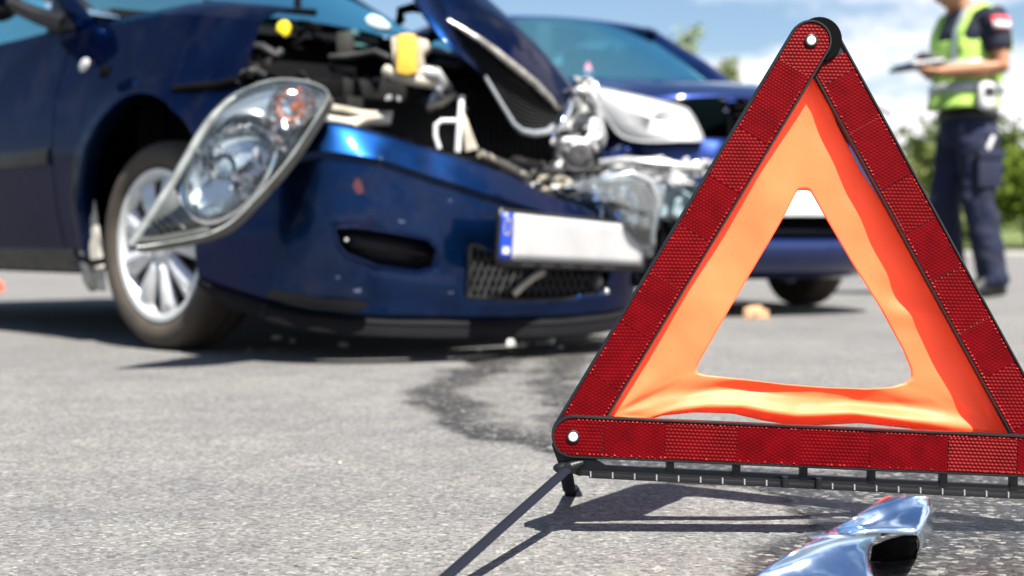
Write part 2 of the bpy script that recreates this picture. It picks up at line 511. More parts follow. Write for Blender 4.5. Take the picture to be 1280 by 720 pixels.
keep = [(f, k) for f, k in zip(b.f, b.mi) if max(wet[i] for i in f) > 0.02]
b.f = [k[0] for k in keep]; b.mi = [k[1] for k in keep]
spill = b.build("fluid_spill", M['wet'], smooth=False, weld=False)
at = spill.data.attributes.new("wet", 'FLOAT', 'POINT')
at.data.foreach_set("value", wet)
tag(spill, "dark wet stain of spilled fluid spreading from under the crushed bumper towards the warning triangle", "spill")

b = MB()
b.grid([[Vector((x, y, 0.02 + (0.25 if y > 45 else 0) + (1.5 if y > 100 else 0))) for x in (-300, -60, -20, 0, 20, 60, 300)] for y in (33, 36, 46, 110, 400)])
M['grass'] = pm("verge_grass", (0.085, 0.115, 0.028), 0.9, var=0.4, vscale=0.8)
tag(b.build("grass_verge", M['grass'], smooth=False), kind='structure')
b = MB()
M['kerb'] = pm("kerb_concrete", (0.33, 0.32, 0.30), 0.85, var=0.2)
x = -60
while x < 60:
    b.box((x + 0.5, 32.93, 0.05), (0.985, 0.15, 0.12)); x += 1.0
tag(b.build("kerb", M['kerb'], bevel=0.01), kind='structure')
M['trim_chrome'] = pm("bluish_chrome", (0.58, 0.74, 0.92), 0.07, metal=1.0, var=0.05, vscale=60, rvar=0.12)
M['leg_black'] = pm('leg_black', (0.009, 0.011, 0.018), .8, spec=.1)
M['tick'] = pm("tick_grey", (0.22, 0.22, 0.22), 0.4)

# ------------------------------------------------------------------ the warning triangle
TD = 1.47
S = TD / FPX
def T(px, py, dd=0.0):
    """a point of the triangle's plane (photograph pixel), dd metres behind its front"""
    p = W(px, py, TD)
    n = Vector((0, math.cos(TILT), -math.sin(TILT)))
    return p + Vector((0, 1, 0)) * dd
tri = thing("warning_triangle", "red reflective warning triangle with orange fabric standing on the road before the crashed cars", "warning triangle", (W(1010, 590, TD).x, TD, 0.0))
APX = Vector((1015, 50)); BL = Vector((716, 545)); AR = Vector((1028, 52)); BR = Vector((1312, 571))

def stadium(a, b, r, n=10):
    d = (b - a).normalized(); p = Vector((-d.y, d.x))
    out = []
    a0 = math.atan2(p.y, p.x)
    for k in range(n + 1):
        t = a0 + math.pi * k / n
        out.append(a + Vector((math.cos(t), math.sin(t))) * r)
    for k in range(n + 1):
        t = a0 + math.pi + math.pi * k / n
        out.append(b + Vector((math.cos(t), math.sin(t))) * r)
    return out

def lattice(mb, a, b, r, t0, t1, dd, pitch, h, rot, ends):
    """cube-corner relief over the lens between t0 and t1 (pixels along the bar)"""
    d = (b - a).normalized(); p = Vector((-d.y, d.x))
    L_ = (b - a).length
    pts = {}
    c, s_ = math.cos(rot), math.sin(rot)
    def ok(u, v):
        if abs(v) > r: return False
        if u < t0 or u > t1: return False
        if u < 0 and math.hypot(u, v) > r: return False
        if u > L_ and math.hypot(u - L_, v) > r: return False
        return True
    R_ = int((t1 - t0 + 2 * r) / pitch) + 4
    um = (t0 + t1) / 2
    def vid(i, j):
        if (i, j) not in pts:
            lx = pitch * (i + 0.5 * j); ly = pitch * 0.866 * j
            u = um + lx * c - ly * s_; v = lx * s_ + ly * c
            v = max(-r, min(r, v)); u = max(t0, min(t1, u))
            k = (i - j) % 3
            q = a + d * u + p * v
            pts[(i, j)] = (mb.vert(T(q.x, q.y, dd + (k - 1) * h)), u, v)
        return pts[(i, j)]
    for j in range(-R_, R_):
        for i in range(-R_ - j // 2, R_ - j // 2):
            lx = pitch * (i + 0.5 * j + 0.5); ly = pitch * 0.866 * (j + 0.33)
            u = um + lx * c - ly * s_; v = lx * s_ + ly * c
            if ok(u, v):
                mb.face((vid(i, j)[0], vid(i + 1, j)[0], vid(i, j + 1)[0]))
            lx = pitch * (i + 0.5 * j + 1.0); ly = pitch * 0.866 * (j + 0.66)
            u = um + lx * c - ly * s_; v = lx * s_ + ly * c
            if ok(u, v):
                mb.face((vid(i + 1, j)[0], vid(i + 1, j + 1)[0], vid(i, j + 1)[0]))

def reflector_bar(a, b, dd, segs, rivets, seed, r=26.5):
    rnd = random.Random(seed)
    mb = MB()
    outer = stadium(a, b, r, 14)
    inner = stadium(a, b, r - 2.6, 14)
    inner2 = stadium(a, b, r - 3.0, 14)
    n = len(outer)
    rows = [[T(q.x, q.y, dd + 0.0085) for q in outer], [T(q.x, q.y, dd + 0.0012) for q in outer],
            [T(a.x + (q.x - a.x), q.y, dd) for q in stadium(a, b, r - 0.8, 14)], [T(q.x, q.y, dd) for q in inner], [T(q.x, q.y, dd + 0.0024) for q in inner2]]
    ids = mb.grid(rows, close_u=True)
    mb.face(list(reversed(ids[0]))); mb.face(ids[-1])
    bar = mb.build("reflector_bar", M['black_plastic'], tri, world=True, angle=50, weld=False)
    for (t0, t1, rot, h, pitch) in segs:
        mb = MB()
        lattice(mb, a, b, r - 3.2, t0, t1, dd + 0.0012, pitch, h, rot, None)
        o = mb.build("lens_segment", M['reflector'], bar, world=True, smooth=False, weld=False)
    # edge prisms along both long sides, their glints put into a brighter red
    mb = MB(); d_ = (b - a).normalized(); p_ = Vector((-d_.y, d_.x)); L_ = (b - a).length
    t = 6.0
    while t < L_ + 8:
        for side in (-1, 1):
            if rnd.random() < (0.85 if (side < 0) == (d_.x > 0.5 or d_.x < 0) else 0.4):
                c = a + d_ * t + p_ * (side * (r - 5.4)); q = rnd.uniform(0.7, 1.25)
                tri_ = [c + d_ * (1.7 * q * math.cos(w)) + p_ * (1.7 * q * math.sin(w)) for w in (0.3, 2.4, 4.5)]
                top = mb.vert(T(c.x, c.y, dd - 0.0004)); ids_ = [mb.vert(T(w.x, w.y, dd + 0.0010)) for w in tri_]
                for k in range(3): mb.face((ids_[k], ids_[(k + 1) % 3], top))
        t += 5.2
    o = mb.build("edge_prism", M['reflector_glint'], bar, world=True, smooth=False, weld=False)
    o["kind"] = "stuff"
    d = (b - a).normalized(); p = Vector((-d.y, d.x))
    for q in rivets:
        mb = MB()
        c = T(q.x, q.y, dd)
        ax = (0, -1, 0)
        mb.lathe([(8.2 * S, -0.0012), (8.2 * S, 0.0006), (7.4 * S, 0.0010), (6.6 * S, 0.0010), (6.4 * S, -0.001)], c, ax, 24)
        mb.build("rivet_hole", M['black_plastic'], bar, world=True)
        mb = MB()
        mb.lathe([(6.1 * S, -0.0008), (6.1 * S, 0.0012), (5.4 * S, 0.0019), (3.6 * S, 0.0021), (3.2 * S, 0.0016), (1.6 * S, 0.0015), (0.0, 0.0016)], c, ax, 24)
        mb.build("rivet", M['rivet'], bar, world=True)
    return bar

M['reflector_glint'] = pm('red_prism_glint', (0.42, 0.035, 0.03), .2, var=.3, vscale=200)  # lighter red than the lens, glints painted into the colour
H0 = 0.00062
B_, M_, D_ = (0.74, 30), (0.54, 30), (0.36, 0)
def segs(cuts, kinds, turn=0):
    """lens segments: bright ones carry deep prisms turned towards the sky, dim ones shallow prisms"""
    return [(t0, t1, math.radians(k[1] + (turn if k[1] else 0)), H0 * k[0], 2.9 if k[1] else 2.6) for t0, t1, k in zip(cuts, cuts[1:], kinds)]
LL = (BL - APX).length; LB = (BR - BL).length; LR = (BR - AR).length
reflector_bar(AR, BR, 0.010, segs([24, 50, 118, 200, 262, 332, 405, 470, 545, LR + 30], (M_, D_, D_, M_, D_, M_, D_, B_, D_)), [], 3)
reflector_bar(APX, BL, 0.004, segs([-30, 40, 66, 140, 210, 282, 352, 425, 500, LL + 30], (M_, D_, D_, M_, D_, M_, D_, (0.42, 30), D_), 60), [APX], 5)
reflector_bar(BL, BR, -0.006, segs([-30, 38, 115, 204, 285, 370, 468, 554, LB + 30], (M_, D_, B_, D_, (0.55, 30), D_, (0.92, 30), D_), 60), [BL], 8)
# pivot disc behind the apex
mb = MB()
mb.lathe([(0.0, 0.0), (27.5 * S, 0.0), (28.5 * S, -0.001), (28.5 * S, -0.009), (0, -0.009)], T(1026.5, 48, 0.0075), (0, -1, 0), 32)
mb.build("pivot_disc", M['black_matte'], tri, world=True)

# fabric: a ring of cloth between the bars with a triangular hole
def resample(pts, n):
    ds = [0]
    for p, q in zip(pts, pts[1:]):
        ds.append(ds[-1] + (Vector(q) - Vector(p)).length)
    out = []
    for k in range(n):
        t = ds[-1] * k / n
        for i in range(len(pts) - 1):
            if ds[i + 1] >= t:
                f = (t - ds[i]) / max(1e-9, ds[i + 1] - ds[i])
                out.append(Vector(pts[i]).lerp(Vector(pts[i + 1]), f)); break
    return out
NS = 96
o_left = [(1021, 70), (985, 120), (905, 255), (840, 363), (775, 470), (738, 535)]
o_bot = [(738, 535), (765, 536), (800, 531), (830, 522), (870, 518), (920, 520), (958, 529), (1000, 536), (1040, 536), (1085, 534), (1140, 540), (1200, 548), (1296, 562)]
o_right = [(1296, 562), (1284, 530), (1230, 440), (1174, 350), (1118, 262), (1085, 212), (1055, 155), (1040, 118), (1021, 70)]
i_left = [(1012, 236.5), (1003, 237), (1000, 241), (980, 279), (940, 347), (905, 405), (878, 452), (873, 462), (875, 468)]
i_bot = [(875, 468), (884, 471), (930, 476), (985, 483), (1040, 488), (1090, 490), (1125, 488), (1143, 483), (1151, 476)]
i_right = [(1151, 476), (1150, 464), (1140, 440), (1110, 385), (1075, 330), (1045, 280), (1025, 246), (1020, 238), (1016, 236.5), (1012, 236.5)]
outer = resample(o_left, NS) + resample(o_bot, NS) + resample(o_right, NS)
inner = resample(i_left, NS) + resample(i_bot, NS) + resample(i_right, NS)
MR = 30
def fold(x):
    """soft-edged triangular wave: cloth breaks into flat facets between creases"""
    return 0.6 * math.asin(0.97 * math.sin(x)) / 1.33 + 0.25 * math.sin(x)
rows = []
for j in range(MR + 1):
    t = j / MR
    row = []
    for k in range(3 * NS):
        q = inner[k].lerp(outer[k], t)
        side = k // NS; u = (k % NS) / NS
        dd = interp(q.x, [(760, .018), (960, .021), (1040, .030), (1110, .034), (1270, .038)]) - 0.002 * t
        x_, y_ = q.x / 100, q.y / 100
        if side == 1:
            env = math.sin(math.pi * min(1, max(0, u))) ** 0.6
            tw = t + 0.05 * math.sin(u * 4.4 - 0.4) + 0.03 * noise.noise(Vector((u * 6, 0, 3)))
            am = 0.0050 * min(1, max(0.15, (u - .04) / .25)) * min(1, max(0.1, (.97 - u) / .15))
            dd += -am * (0.7 * fold(2 * math.pi * (tw - .75) / .82 + math.pi / 2) + 0.3 * math.cos(2 * math.pi * (tw - .75) / .82)) - 0.0012 * env * fold(tw * 15 + u * 5)
            dd += 0.006 * math.sin(u * 9 + t * 2) * t * (1 - t)
        elif side == 2:
            env = math.sin(math.pi * u) ** 0.7
            dd += env * 0.0010 * math.sin(7 * (q.y / 100) + 3.2 * (q.x / 100) + 2.0 * t) * (0.3 + t)
            dd += 0.0035 * math.exp(-((q.y - 370) / 22) ** 2) * math.sin(t * 3.1)
            dd -= 0.003 * math.exp(-((q.y - 395) / 14) ** 2) * math.sin(t * 3.1)
        else:
            env = math.sin(math.pi * u) ** 0.8
            dd += env * 0.002 * math.sin(3 * (q.x / 100) - 2.3 * (q.y / 100))
        dd += 0.0014 * noise.noise(Vector((q.x / 90, q.y / 130, 1.3))) + 0.0008 * noise.noise(Vector((q.x / 28, q.y / 40, 7.3)))
        # radiating tension creases towards the lower corners
        for cx, cy, am in ((770, 520, 0.0016), (1262, 545, 0.0014), (1022, 95, 0.001)):
            r_ = math.hypot(q.x - cx, q.y - cy)
            if r_ < 170:
                an = math.atan2(q.y - cy, q.x - cx)
                dd += am * math.sin(an * 11) * (1 - r_ / 170) * min(1, r_ / 40)
        row.append(T(q.x, q.y, dd))
    rows.append(row)
mb = MB(); mb.grid(rows, close_u=True)
mb.build("fabric_panel", M['fabric'], tri, world=True, angle=179, solid=0.0006)

# lower rail with its struts, clips and ticks
def rail_y(x): return 584 + (x - 725) * (27.0 / 555)
mb = MB()
mb.prism([T(x, y_, 0.002) for x, y_ in ((722, rail_y(722) - 10), (748, rail_y(748) - 9), (758, rail_y(758) - 3), (1330, rail_y(1330) - 3), (1330, rail_y(1330) + 10), (722, rail_y(722) + 11))], (0, 0.009, 0))
mb.prism([T(x, y_, -0.004) for x, y_ in ((736, rail_y(736) + 6), (1330, rail_y(1330) + 6), (1330, rail_y(1330) + 12.5), (736, rail_y(736) + 12.5))], (0, 0.007, 0))
mb.build("base_rail", M['black_plastic'], tri, world=True, bevel=0.0008)
rail = bpy.data.objects["base_rail"]
mb = MB()
mb.prism([T(*p, 0.004) for p in ((690, 558), (695, 540), (705, 525), (722, 570), (745, 572), (752, 584), (760, 592), (724, 596), (700, 586))], (0, 0.008, 0))
mb.build("corner_plate", M['trim_grey'], tri, world=True, bevel=0.0008)
for x in (838, 921, 1005, 1090, 1180, 1268):
    mb = MB()
    y0 = 575 + (x - 716) * 0.044
    mb.prism([T(x - 5, y0 - 6, 0.001), T(x + 5, y0 - 6, 0.001), T(x + 5, rail_y(x) + 2, 0.001), T(x - 5, rail_y(x) + 2, 0.001)], (0, 0.007, 0))
    mb.build("strut", M['black_plastic'], rail, world=True, bevel=0.0006)
x = 738
k = 0
while x < 1300:
    if not (965 < x < 1030):
        mb = MB()
        mb.prism([T(x - 0.9, rail_y(x) + 4.0, -0.0052), T(x + 0.9, rail_y(x) + 4.0, -0.0052), T(x + 0.9, rail_y(x) + 11.0, -0.0052), T(x - 0.9, rail_y(x) + 11.0, -0.0052)], (0, 0.002, 0))
        mb.build("rail_tick", M['tick'], rail, world=True)
    x += 27.4
for x in (980, 1022):
    mb = MB()
    mb.tube([T(x, rail_y(x) - 2, -0.005), T(x, rail_y(x) + 12, -0.005)], 4.5 * S, 10)
    mb.build("rail_clip", M['black_plastic'], rail, world=True)
# knob and legs
mb = MB()
mb.ball(T(708, 585, 0.0), (17 * S, 10 * S, 8 * S), 16, 10)
mb.tube([T(698, 588, -0.004), T(714, 582, -0.006), T(728, 578, -0.002)], [4 * S, 7 * S, 4 * S], 10)
mb.build("leg_hinge", M['black_plastic'], tri, world=True)
hinge = T(712, 584, 0.0)
tipf = ground(480, 790)
pts = [hinge.lerp(tipf, t) for t in (0.0, 0.08, 0.5, 0.97, 1.0)]
mb = MB()
mb.tube(pts, [0.0052, 0.0062, 0.0062, 0.0068, 0.0068], 8, flat=0.45, up=(0, -0.3, 1))
mb.build("leg", M['leg_black'], tri, world=True)
tipb = ground(713, 621)
mb = MB()
h2 = T(708, 592, 0.008)
mb.tube([h2, h2.lerp(tipb, 0.7), tipb + Vector((0.002, 0, 0.012)), tipb + Vector((0.004, 0.004, 0.001))], [0.0070, 0.0075, 0.0080, 0.0115], 8, flat=0.5, up=(0, -0.3, 1))
mb.build("leg", M['leg_black'], tri, world=True)

# ------------------------------------------------------------------ chrome trim fragment on the road
frag = thing("chrome_trim_fragment", "torn off shiny chrome trim piece lying on the wet road under the warning triangle", "car trim", tuple(ground(1060, 700)))
def frag_pt(px, py, z):
    return ground(px, py, z)
st = [  # inner (left) edge, outer (right) edge in the photo, crown height
    ((1108, 622), (1160, 622), 0.010), ((1085, 636), (1160, 630), 0.022), ((1062, 650), (1158, 642), 0.030), ((1036, 665), (1146, 668), 0.036),
    ((1010, 680), (1112, 668), 0.036), ((985, 694), (1092, 680), 0.034), ((962, 707), (1086, 700), 0.032), ((938, 722), (1090, 722), 0.030), ((905, 742), (1096, 745), 0.028), ((870, 770), (1100, 775), 0.024)]
rows = []
for (l, r_, h) in st:
    cc = (0.5 * (l[1] + r_[1]) - 303) / 1778.0
    zl = (0.305 - cc * 1.1465) / (1 + cc * 1.22)
    A = ground(l[0], l[1], zl); Bq = ground(r_[0], r_[1], zl + h * 0.04)
    row = []
    for k in range(15):
        t = k / 14
        p = A.lerp(Bq, t)
        p.z += h * 0.10 * (math.sin(math.pi * min(1, t * 0.85)) ** 0.8) + 0.0004 * noise.noise(p * 12)
        row.append(p)
    rows.append(row)
def smooth_rows(rows, n):
    out = []
    m = len(rows)
    for i in range(m - 1):
        for k in range(n):
            t = k / n
            r0 = rows[max(0, i - 1)]; r1 = rows[i]; r2 = rows[i + 1]; r3 = rows[min(m - 1, i + 2)]
            out.append([0.5 * ((2 * b_) + (c_ - a_) * t + (2 * a_ - 5 * b_ + 4 * c_ - d_) * t * t + (3 * b_ - a_ - 3 * c_ + d_) * t ** 3) for a_, b_, c_, d_ in zip(r0, r1, r2, r3)])
    out.append(rows[-1])
    return out
mb = MB(); mb.grid(smooth_rows(rows, 5))
mb.build("trim_strip", M['trim_chrome'], frag, world=True, angle=179, solid=0.0025)
# end tab beyond the arched cut-out
mb = MB()
tab = smooth_rows([[ground(1146, 668, 0.056), ground(1152, 655, 0.062), ground(1159, 640, 0.070), ground(1161, 624, 0.074)],
       [ground(1150, 682, 0.034), ground(1155, 668, 0.038), ground(1163, 652, 0.042), ground(1166, 638, 0.044)],
       [ground(1144, 697, 0.002), ground(1152, 684, 0.002), ground(1164, 666, 0.002), ground(1168, 652, 0.002)]], 4)
mb.grid(tab)
mb.build("trim_flange", M['trim_chrome'], frag, world=True, angle=179, solid=0.0025)
mb = MB()
mb.tube([ground(1014 + 4 * k, 671 - 2.5 * math.sin(k * math.pi / 14), 0.068) for k in range(15)], 0.0016, 6)
mb.build("trim_ridge", M['trim_chrome'], frag, world=True)

mb = MB(); mb.grid([[ground(1088, 700, .002), ground(1110, 702, .002), ground(1135, 699, .002), ground(1146, 694, .002)], [ground(1090, 684, .040), ground(1108, 676, .048), ground(1130, 670, .052), ground(1146, 670, .052)]])
mb.build("trim_cavity_shade", M['black_matte'], frag, world=True, solid=.002)  # black sheet added to paint in the dark of the cavity

# ------------------------------------------------------------------ car one: the dark blue hatchback with the torn-off front
TH1 = math.radians(42)
O1 = Vector((-0.428, 4.535, 0.0))
car = thing("crashed_car", "dark blue hatchback with buckled raised hood and headlight dangling from its smashed front", "car", tuple(O1), TH1 - math.pi / 2)
M1 = WM[car.name]; I1 = M1.inverted()
def C(px, py, d):
    return I1 @ W(px, py, d)
SIDE = [(.18, .755), (.30, .79), (.42, .815), (.58, .83), (.66, .825), (.80, .80), (.95, .755), (1.04, .71)]
def side_y(x, z):
    y = interp(z, SIDE)
    if x > 0.12: y -= 0.16 * ((x - 0.12) / 0.6) ** 2
    if x < -2.2: y -= 0.10 * ((-2.2 - x) / 0.9) ** 2
    # pressed character line on doors
    y += 0.006 * math.exp(-((z - 0.74) / 0.03) ** 2)
    return y
ARC = (0.0, 0.315, 0.405)
def ztop(x): return 0.955 - 0.02 * max(0, x + 0.5) - 0.16 * max(0, x) ** 1.3
def fender(sgn, x0, x1, cx, zb, a_lo, a_hi, crush=0.0):
    mb = MB(); rows = []
    NA = 140; NR = 14
    for j in range(-2, NR + 1):
        row = []
        for i in range(NA + 1):
            a = math.radians(lerp(a_lo, a_hi, i / NA))
            ca, sa = math.cos(a), math.sin(a)
            r = ARC[2]
            while True:
                x, z = cx + ca * r, ARC[1] + sa * r
                if x < x0 or x > x1 or z < zb or z > ztop(x - cx if cx else x) or r > 1.6: break
                r += 0.004
            t = max(0, j) / NR
            rr = lerp(ARC[2], max(r, ARC[2] + 0.015), t ** 1.15)
            x, z = cx + ca * rr, ARC[1] + sa * rr
            y = side_y(x, z) + 0.016 * math.exp(-((rr - ARC[2]) / 0.035) ** 2)
            if j == -1: y -= 0.02; x, z = cx + ca * (ARC[2] - .006), ARC[1] + sa * (ARC[2] - .006)
            if j == -2: y -= 0.06; x, z = cx + ca * (ARC[2] - .004), ARC[1] + sa * (ARC[2] - .004)
            if crush and x > 0.2: y += crush * 0.02 * noise.noise(Vector((x * 9, z * 7, 1)))
            row.append(Vector((x, sgn * y, z)))
        rows.append(row)
    mb.grid(rows)
    # shoulder rolling in to the hood edge
    rows = []
    for k in range(7):
        t = k / 6
        rows.append([Vector((x, sgn * (side_y(x, ztop(x)) - 0.13 * t - 0.02 * t * t), ztop(x) + 0.05 * math.sin(t * math.pi / 2))) for x in [lerp(x0, x1, q / 24) for q in range(25)]])
    mb.grid(rows)
    return mb
fr = fender(-1, -0.555, 0.47, 0.0, 0.235, 194, 24, crush=1.0)
fen = fr.build("front_fender", M['blue_paint'], car, angle=50, weld=False)
fl = fender(1, -0.555, -0.08, 0.0, 0.235, 194, 102, crush=0)
fl.build("front_fender", M['blue_paint'], car, angle=50, weld=False)

def side_panel(x0, x1, zb, zt, sgn, n=26, m=16):
    mb = MB(); rows = []
    for j in range(m + 1):
        row = []
        for i in range(n + 1):
            x = lerp(x0, x1, i / n); z = lerp(zb, zt(x), j / m)
            row.append(Vector((x, sgn * side_y(x, z), z)))
        rows.append(row)
    mb.grid(rows)
    # turned-in edges give the shut lines depth
    for i in (0, n):
        mb.grid([[r[i] for r in rows], [r[i] - Vector((0, sgn * 0.04, 0)) for r in rows]])
    mb.grid([rows[-1], [p + Vector((0, -sgn * 0.05, 0.012)) for p in rows[-1]]])
    mb.grid([rows[0], [p + Vector((0, -sgn * 0.05, 0)) for p in rows[0]]])
    return mb
def belt(x): return 0.975 + 0.02 * (-0.56 - x)
WB = -2.46
for sgn in (-1, 1):
    door = side_panel(-1.62, -0.565, 0.285, belt, sgn).build("front_door", M['blue_paint'], car, weld=False)
    mb = MB(); mb.tube([(-1.45, sgn * 0.845, 0.86), (-1.42, sgn * 0.868, 0.865), (-1.30, sgn * 0.868, 0.865), (-1.27, sgn * 0.845, 0.86)], 0.011, 8)
    mb.build("door_handle", M['blue_paint'], door)
    mb = MB(); mb.prism([Vector((x, sgn * (side_y(x, z) + 0.001), z)) for x, z in ((-1.60, .545), (-0.585, .545), (-0.585, .595), (-1.60, .60))], (0, sgn * 0.012, 0))
    mb.build("side_moulding", M['black_plastic'], door, bevel=0.003)
    rd = side_panel(-2.16, -1.63, 0.285, belt, sgn).build("rear_door", M['blue_paint'], car, weld=False)
    q = MB(); rows = []
    q = fender(sgn, -3.05, -2.165 + 0.0, WB, 0.235, 200, -20)
    q.build("rear_fender", M['blue_paint'], car, angle=50, weld=False)
    mb = MB(); rows = []
    for z, dy in ((0.285, 0.012), (0.27, 0.018), (0.215, 0.005), (0.205, -0.05)):
        rows.append([Vector((lerp(-2.05, -0.50, i / 20), sgn * (side_y(-1, max(z, .2)) + dy - 0.012), z)) for i in range(21)])
    mb.grid(rows); mb.build("sill", M['black_plastic'], car)
    # side windows and pillars
    mb = MB(); mb.grid([[Vector((lerp(a, b_, i / 10), sgn * y, z)) for i in range(11)] for a, b_, y, z in ((-2.75, -0.75, .735, 0.985), (-2.60, -1.25, .62, 1.40))])
    mb.build("side_window", M['windscreen'], car)
    for pts, r in ((((-0.52, sgn * .725, .975), (-0.80, sgn * .69, 1.13), (-1.30, sgn * .60, 1.41)), .028), (((-1.63, sgn * .735, .985), (-1.66, sgn * .615, 1.41)), .03), (((-2.80, sgn * .72, .985), (-2.62, sgn * .60, 1.41)), .05)):
        mb = MB(); mb.tube(pts, r, 8); mb.build("pillar", M['blue_paint'], car)
mb = MB()
mb.grid([[Vector((x, lerp(-.62, .62, i / 12), z + 0.05 * math.cos(math.pi * (i / 12 - .5)))) for i in range(13)] for x, z in ((-1.27, 1.40), (-1.6, 1.43), (-2.2, 1.42), (-2.66, 1.37))])
mb.build("roof", M['blue_paint'], car, solid=0.02)
mb = MB()
mb.grid([[Vector((x + 0.10 * math.cos(math.pi * (i / 14 - .5)), lerp(-w, w, i / 14), z + 0.03 * math.cos(math.pi * (i / 14 - .5)))) for i in range(15)] for x, w, z in ((-0.54, .69, 1.03), (-0.85, .67, 1.19), (-1.27, .58, 1.405))])
mb.build("windscreen", M['windscreen'], car)
mb = MB()
mb.grid([[Vector((x, lerp(-w, w, i / 12), z)) for i in range(13)] for x, w, z in ((-3.03, .66, .30), (-3.08, .70, .62), (-3.0, .69, .98), (-2.68, .58, 1.38))])
mb.build("tailgate", M['blue_paint'], car)
mb = MB(); mb.box((-1.8, 0, .27), (2.3, 1.36, .06)); mb.box((-1.25, -.37, .62), (.5, .48, .55)); mb.box((-1.25, .37, .62), (.5, .48, .55)); mb.box((-.72, 0, .82), (.3, 1.36, .34))
mb.build("interior", M['black_matte'], car, bevel=0.03)

# wheels
def wheel(center, steer, face, par=None):
    """face: +1 outer face towards +Y, -1 towards -Y"""
    s = face
    mb = MB()
    mb.lathe([(.20, s * -.03), (.216, s * .052), (.206, s * .058), (.198, s * .03), (.19, s * -.08), (.215, s * -.085)], (0, 0, 0), (0, 1, 0), 40)
    par = par or car
    w = mb.build("wheel", M['alloy'], par)
    w.location = center; w.rotation_euler = (0, 0, steer)
    WM[w.name] = WM[par.name] @ Matrix.Translation(Vector(center)) @ Matrix.Rotation(steer, 4, 'Z')
    mb = MB()
    prof = [(.217, .056), (.223, .072), (.235, .082), (.255, .087), (.275, .082), (.287, .068), (.2945, .05), (.297, .03), (.2945, .026), (.297, .022), (.297, -.012), (.2945, -.016), (.297, -.02), (.296, -.05), (.285, -.078), (.25, -.09), (.19, -.085)]
    mb.lathe([(r, s * h) for r, h in prof], (0, 0, 0), (0, 1, 0), 56)
    mb.build("tyre", M['rubber'], w)
    mb = MB(); mb.lathe([(.0, s * .015), (.15, s * .012), (.155, s * .0), (.18, s * -.005)], (0, 0, 0), (0, 1, 0), 32)
    mb.build("brake_disc", M['trim_grey'], w)
    # hubcap: outer ring, seven broad spokes, centre cap
    mb = MB()
    mb.lathe([(.219, s * .060), (.216, s * .074), (.202, s * .073), (.192, s * .062), (.186, s * .045)], (0, 0, 0), (0, 1, 0), 56)
    mb.build("hubcap_ring", M['alloy'], w)
    mb = MB()
    mb.lathe([(.064, s * .040), (.056, s * .062), (.040, s * .070), (.037, s * .066), (.034, s * .072), (.0, s * .076)], (0, 0, 0), (0, 1, 0), 28)
    mb.build("hub_cap", M['alloy'], w)
    me = None
    for k in range(9):
        if me is None:
            mb = MB(); rows = []
            for r, wd, h in ((.045, .017, .062), (.08, .021, .069), (.125, .028, .072), (.165, .036, .070), (.197, .043, .064)):
                rows.append([Vector((t * wd, s * (h - 0.02 * abs(t) ** 2.5 - (0.006 if abs(t) < .12 else 0)), math.sqrt(max(0, r * r - (t * wd) ** 2)))) for t in (-1, -.8, -.45, -.13, -.1, .1, .13, .45, .8, 1)])
            mb.grid(rows)
            o = mb.build("spoke", M['alloy'], w, solid=0.006, angle=30)
            me = o
        else:
            o = me.copy(); COL.objects.link(o); o.parent = w
        o.rotation_euler = (0, 2 * math.pi * k / 9 + 0.2, 0)
    return w
wheel((0.0, -0.70, 0.297), math.radians(4), -1)
wheel((0.0, 0.70, 0.297), math.radians(4), 1)
wheel((WB, -0.71, 0.297), 0, -1)
wheel((WB, 0.71, 0.297), 0, 1)

# torn inner liner hanging behind the wheel
mb = MB(); rows = []
for py, l, r_ in ((222, 97, 112), (250, 97, 118), (285, 98, 124), (310, 100, 128), (330, 101, 130), (350, 104, 131), (364, 112, 132)):
    rows.append([C(lerp(l, r_, t), py + 3 * noise.noise(Vector((t * 3, py / 20, 0))), 4.34 - 0.05 * t + 0.02 * math.sin(t * 5 + py / 15)) for t in (0, .25, .5, .75, 1)])
mb.grid(rows); mb.build("torn_liner", M['pale_plastic'], car, solid=0.004)
mb = MB(); mb.tube([C(100, 322, 4.30), C(116, 329, 4.29), C(130, 326, 4.28)], 0.010, 6); mb.build("liner_strap", M['black_matte'], car)

# side repeater, dark flat oval on the fender
mb = MB(); c = C(111, 82, 4.30); c.y = -side_y(c.x, c.z) - 0.002
mb.lathe([(.033, 0), (.033, .003), (.026, .006), (.014, .008), (0, .008)], (0, 0, 0), (0, -1, 0), 20)
mb.v = [Vector((p.x * 0.95 + p.z * 0.25, p.y, p.z * 0.62)) + c for p in mb.v]
mb.build("side_repeater", M['white'], car)
mb = MB(); c = C(147, 92, 4.2); c.y = -side_y(c.x, c.z) - 0.001
mb.ball(c, (.035, .006, .024), 12, 8); mb.build("fender_dark_oval", M['black_matte'], car)
# wing mirror
mir = MB(); c = Vector((-0.86, -0.90, 1.10))
mir.ball(c, (.06, .10, .07), 18, 12)
mir.build("mirror_shell", M['blue_paint'], car)
mb = MB(); mb.ball(c + Vector((-.012, 0.0, -.045)), (.058, .097, .045), 16, 10); mb.build("mirror_base", M['black_plastic'], car)
mb = MB(); mb.tube([(-0.68, -.72, 1.0), (-.76, -.78, 1.03), (-.83, -.84, 1.07)], [.05, .04, .035], 10, flat=0.7); mb.build("mirror_arm", M['black_plastic'], car)
mb = MB(); mb.prism([(-0.565, -.735, .975), (-0.78, -.735, .975), (-0.80, -.70, 1.11), (-.74, -.70, 1.08)], (0, -0.012, 0)); mb.build("mirror_sail", M['black_plastic'], car)

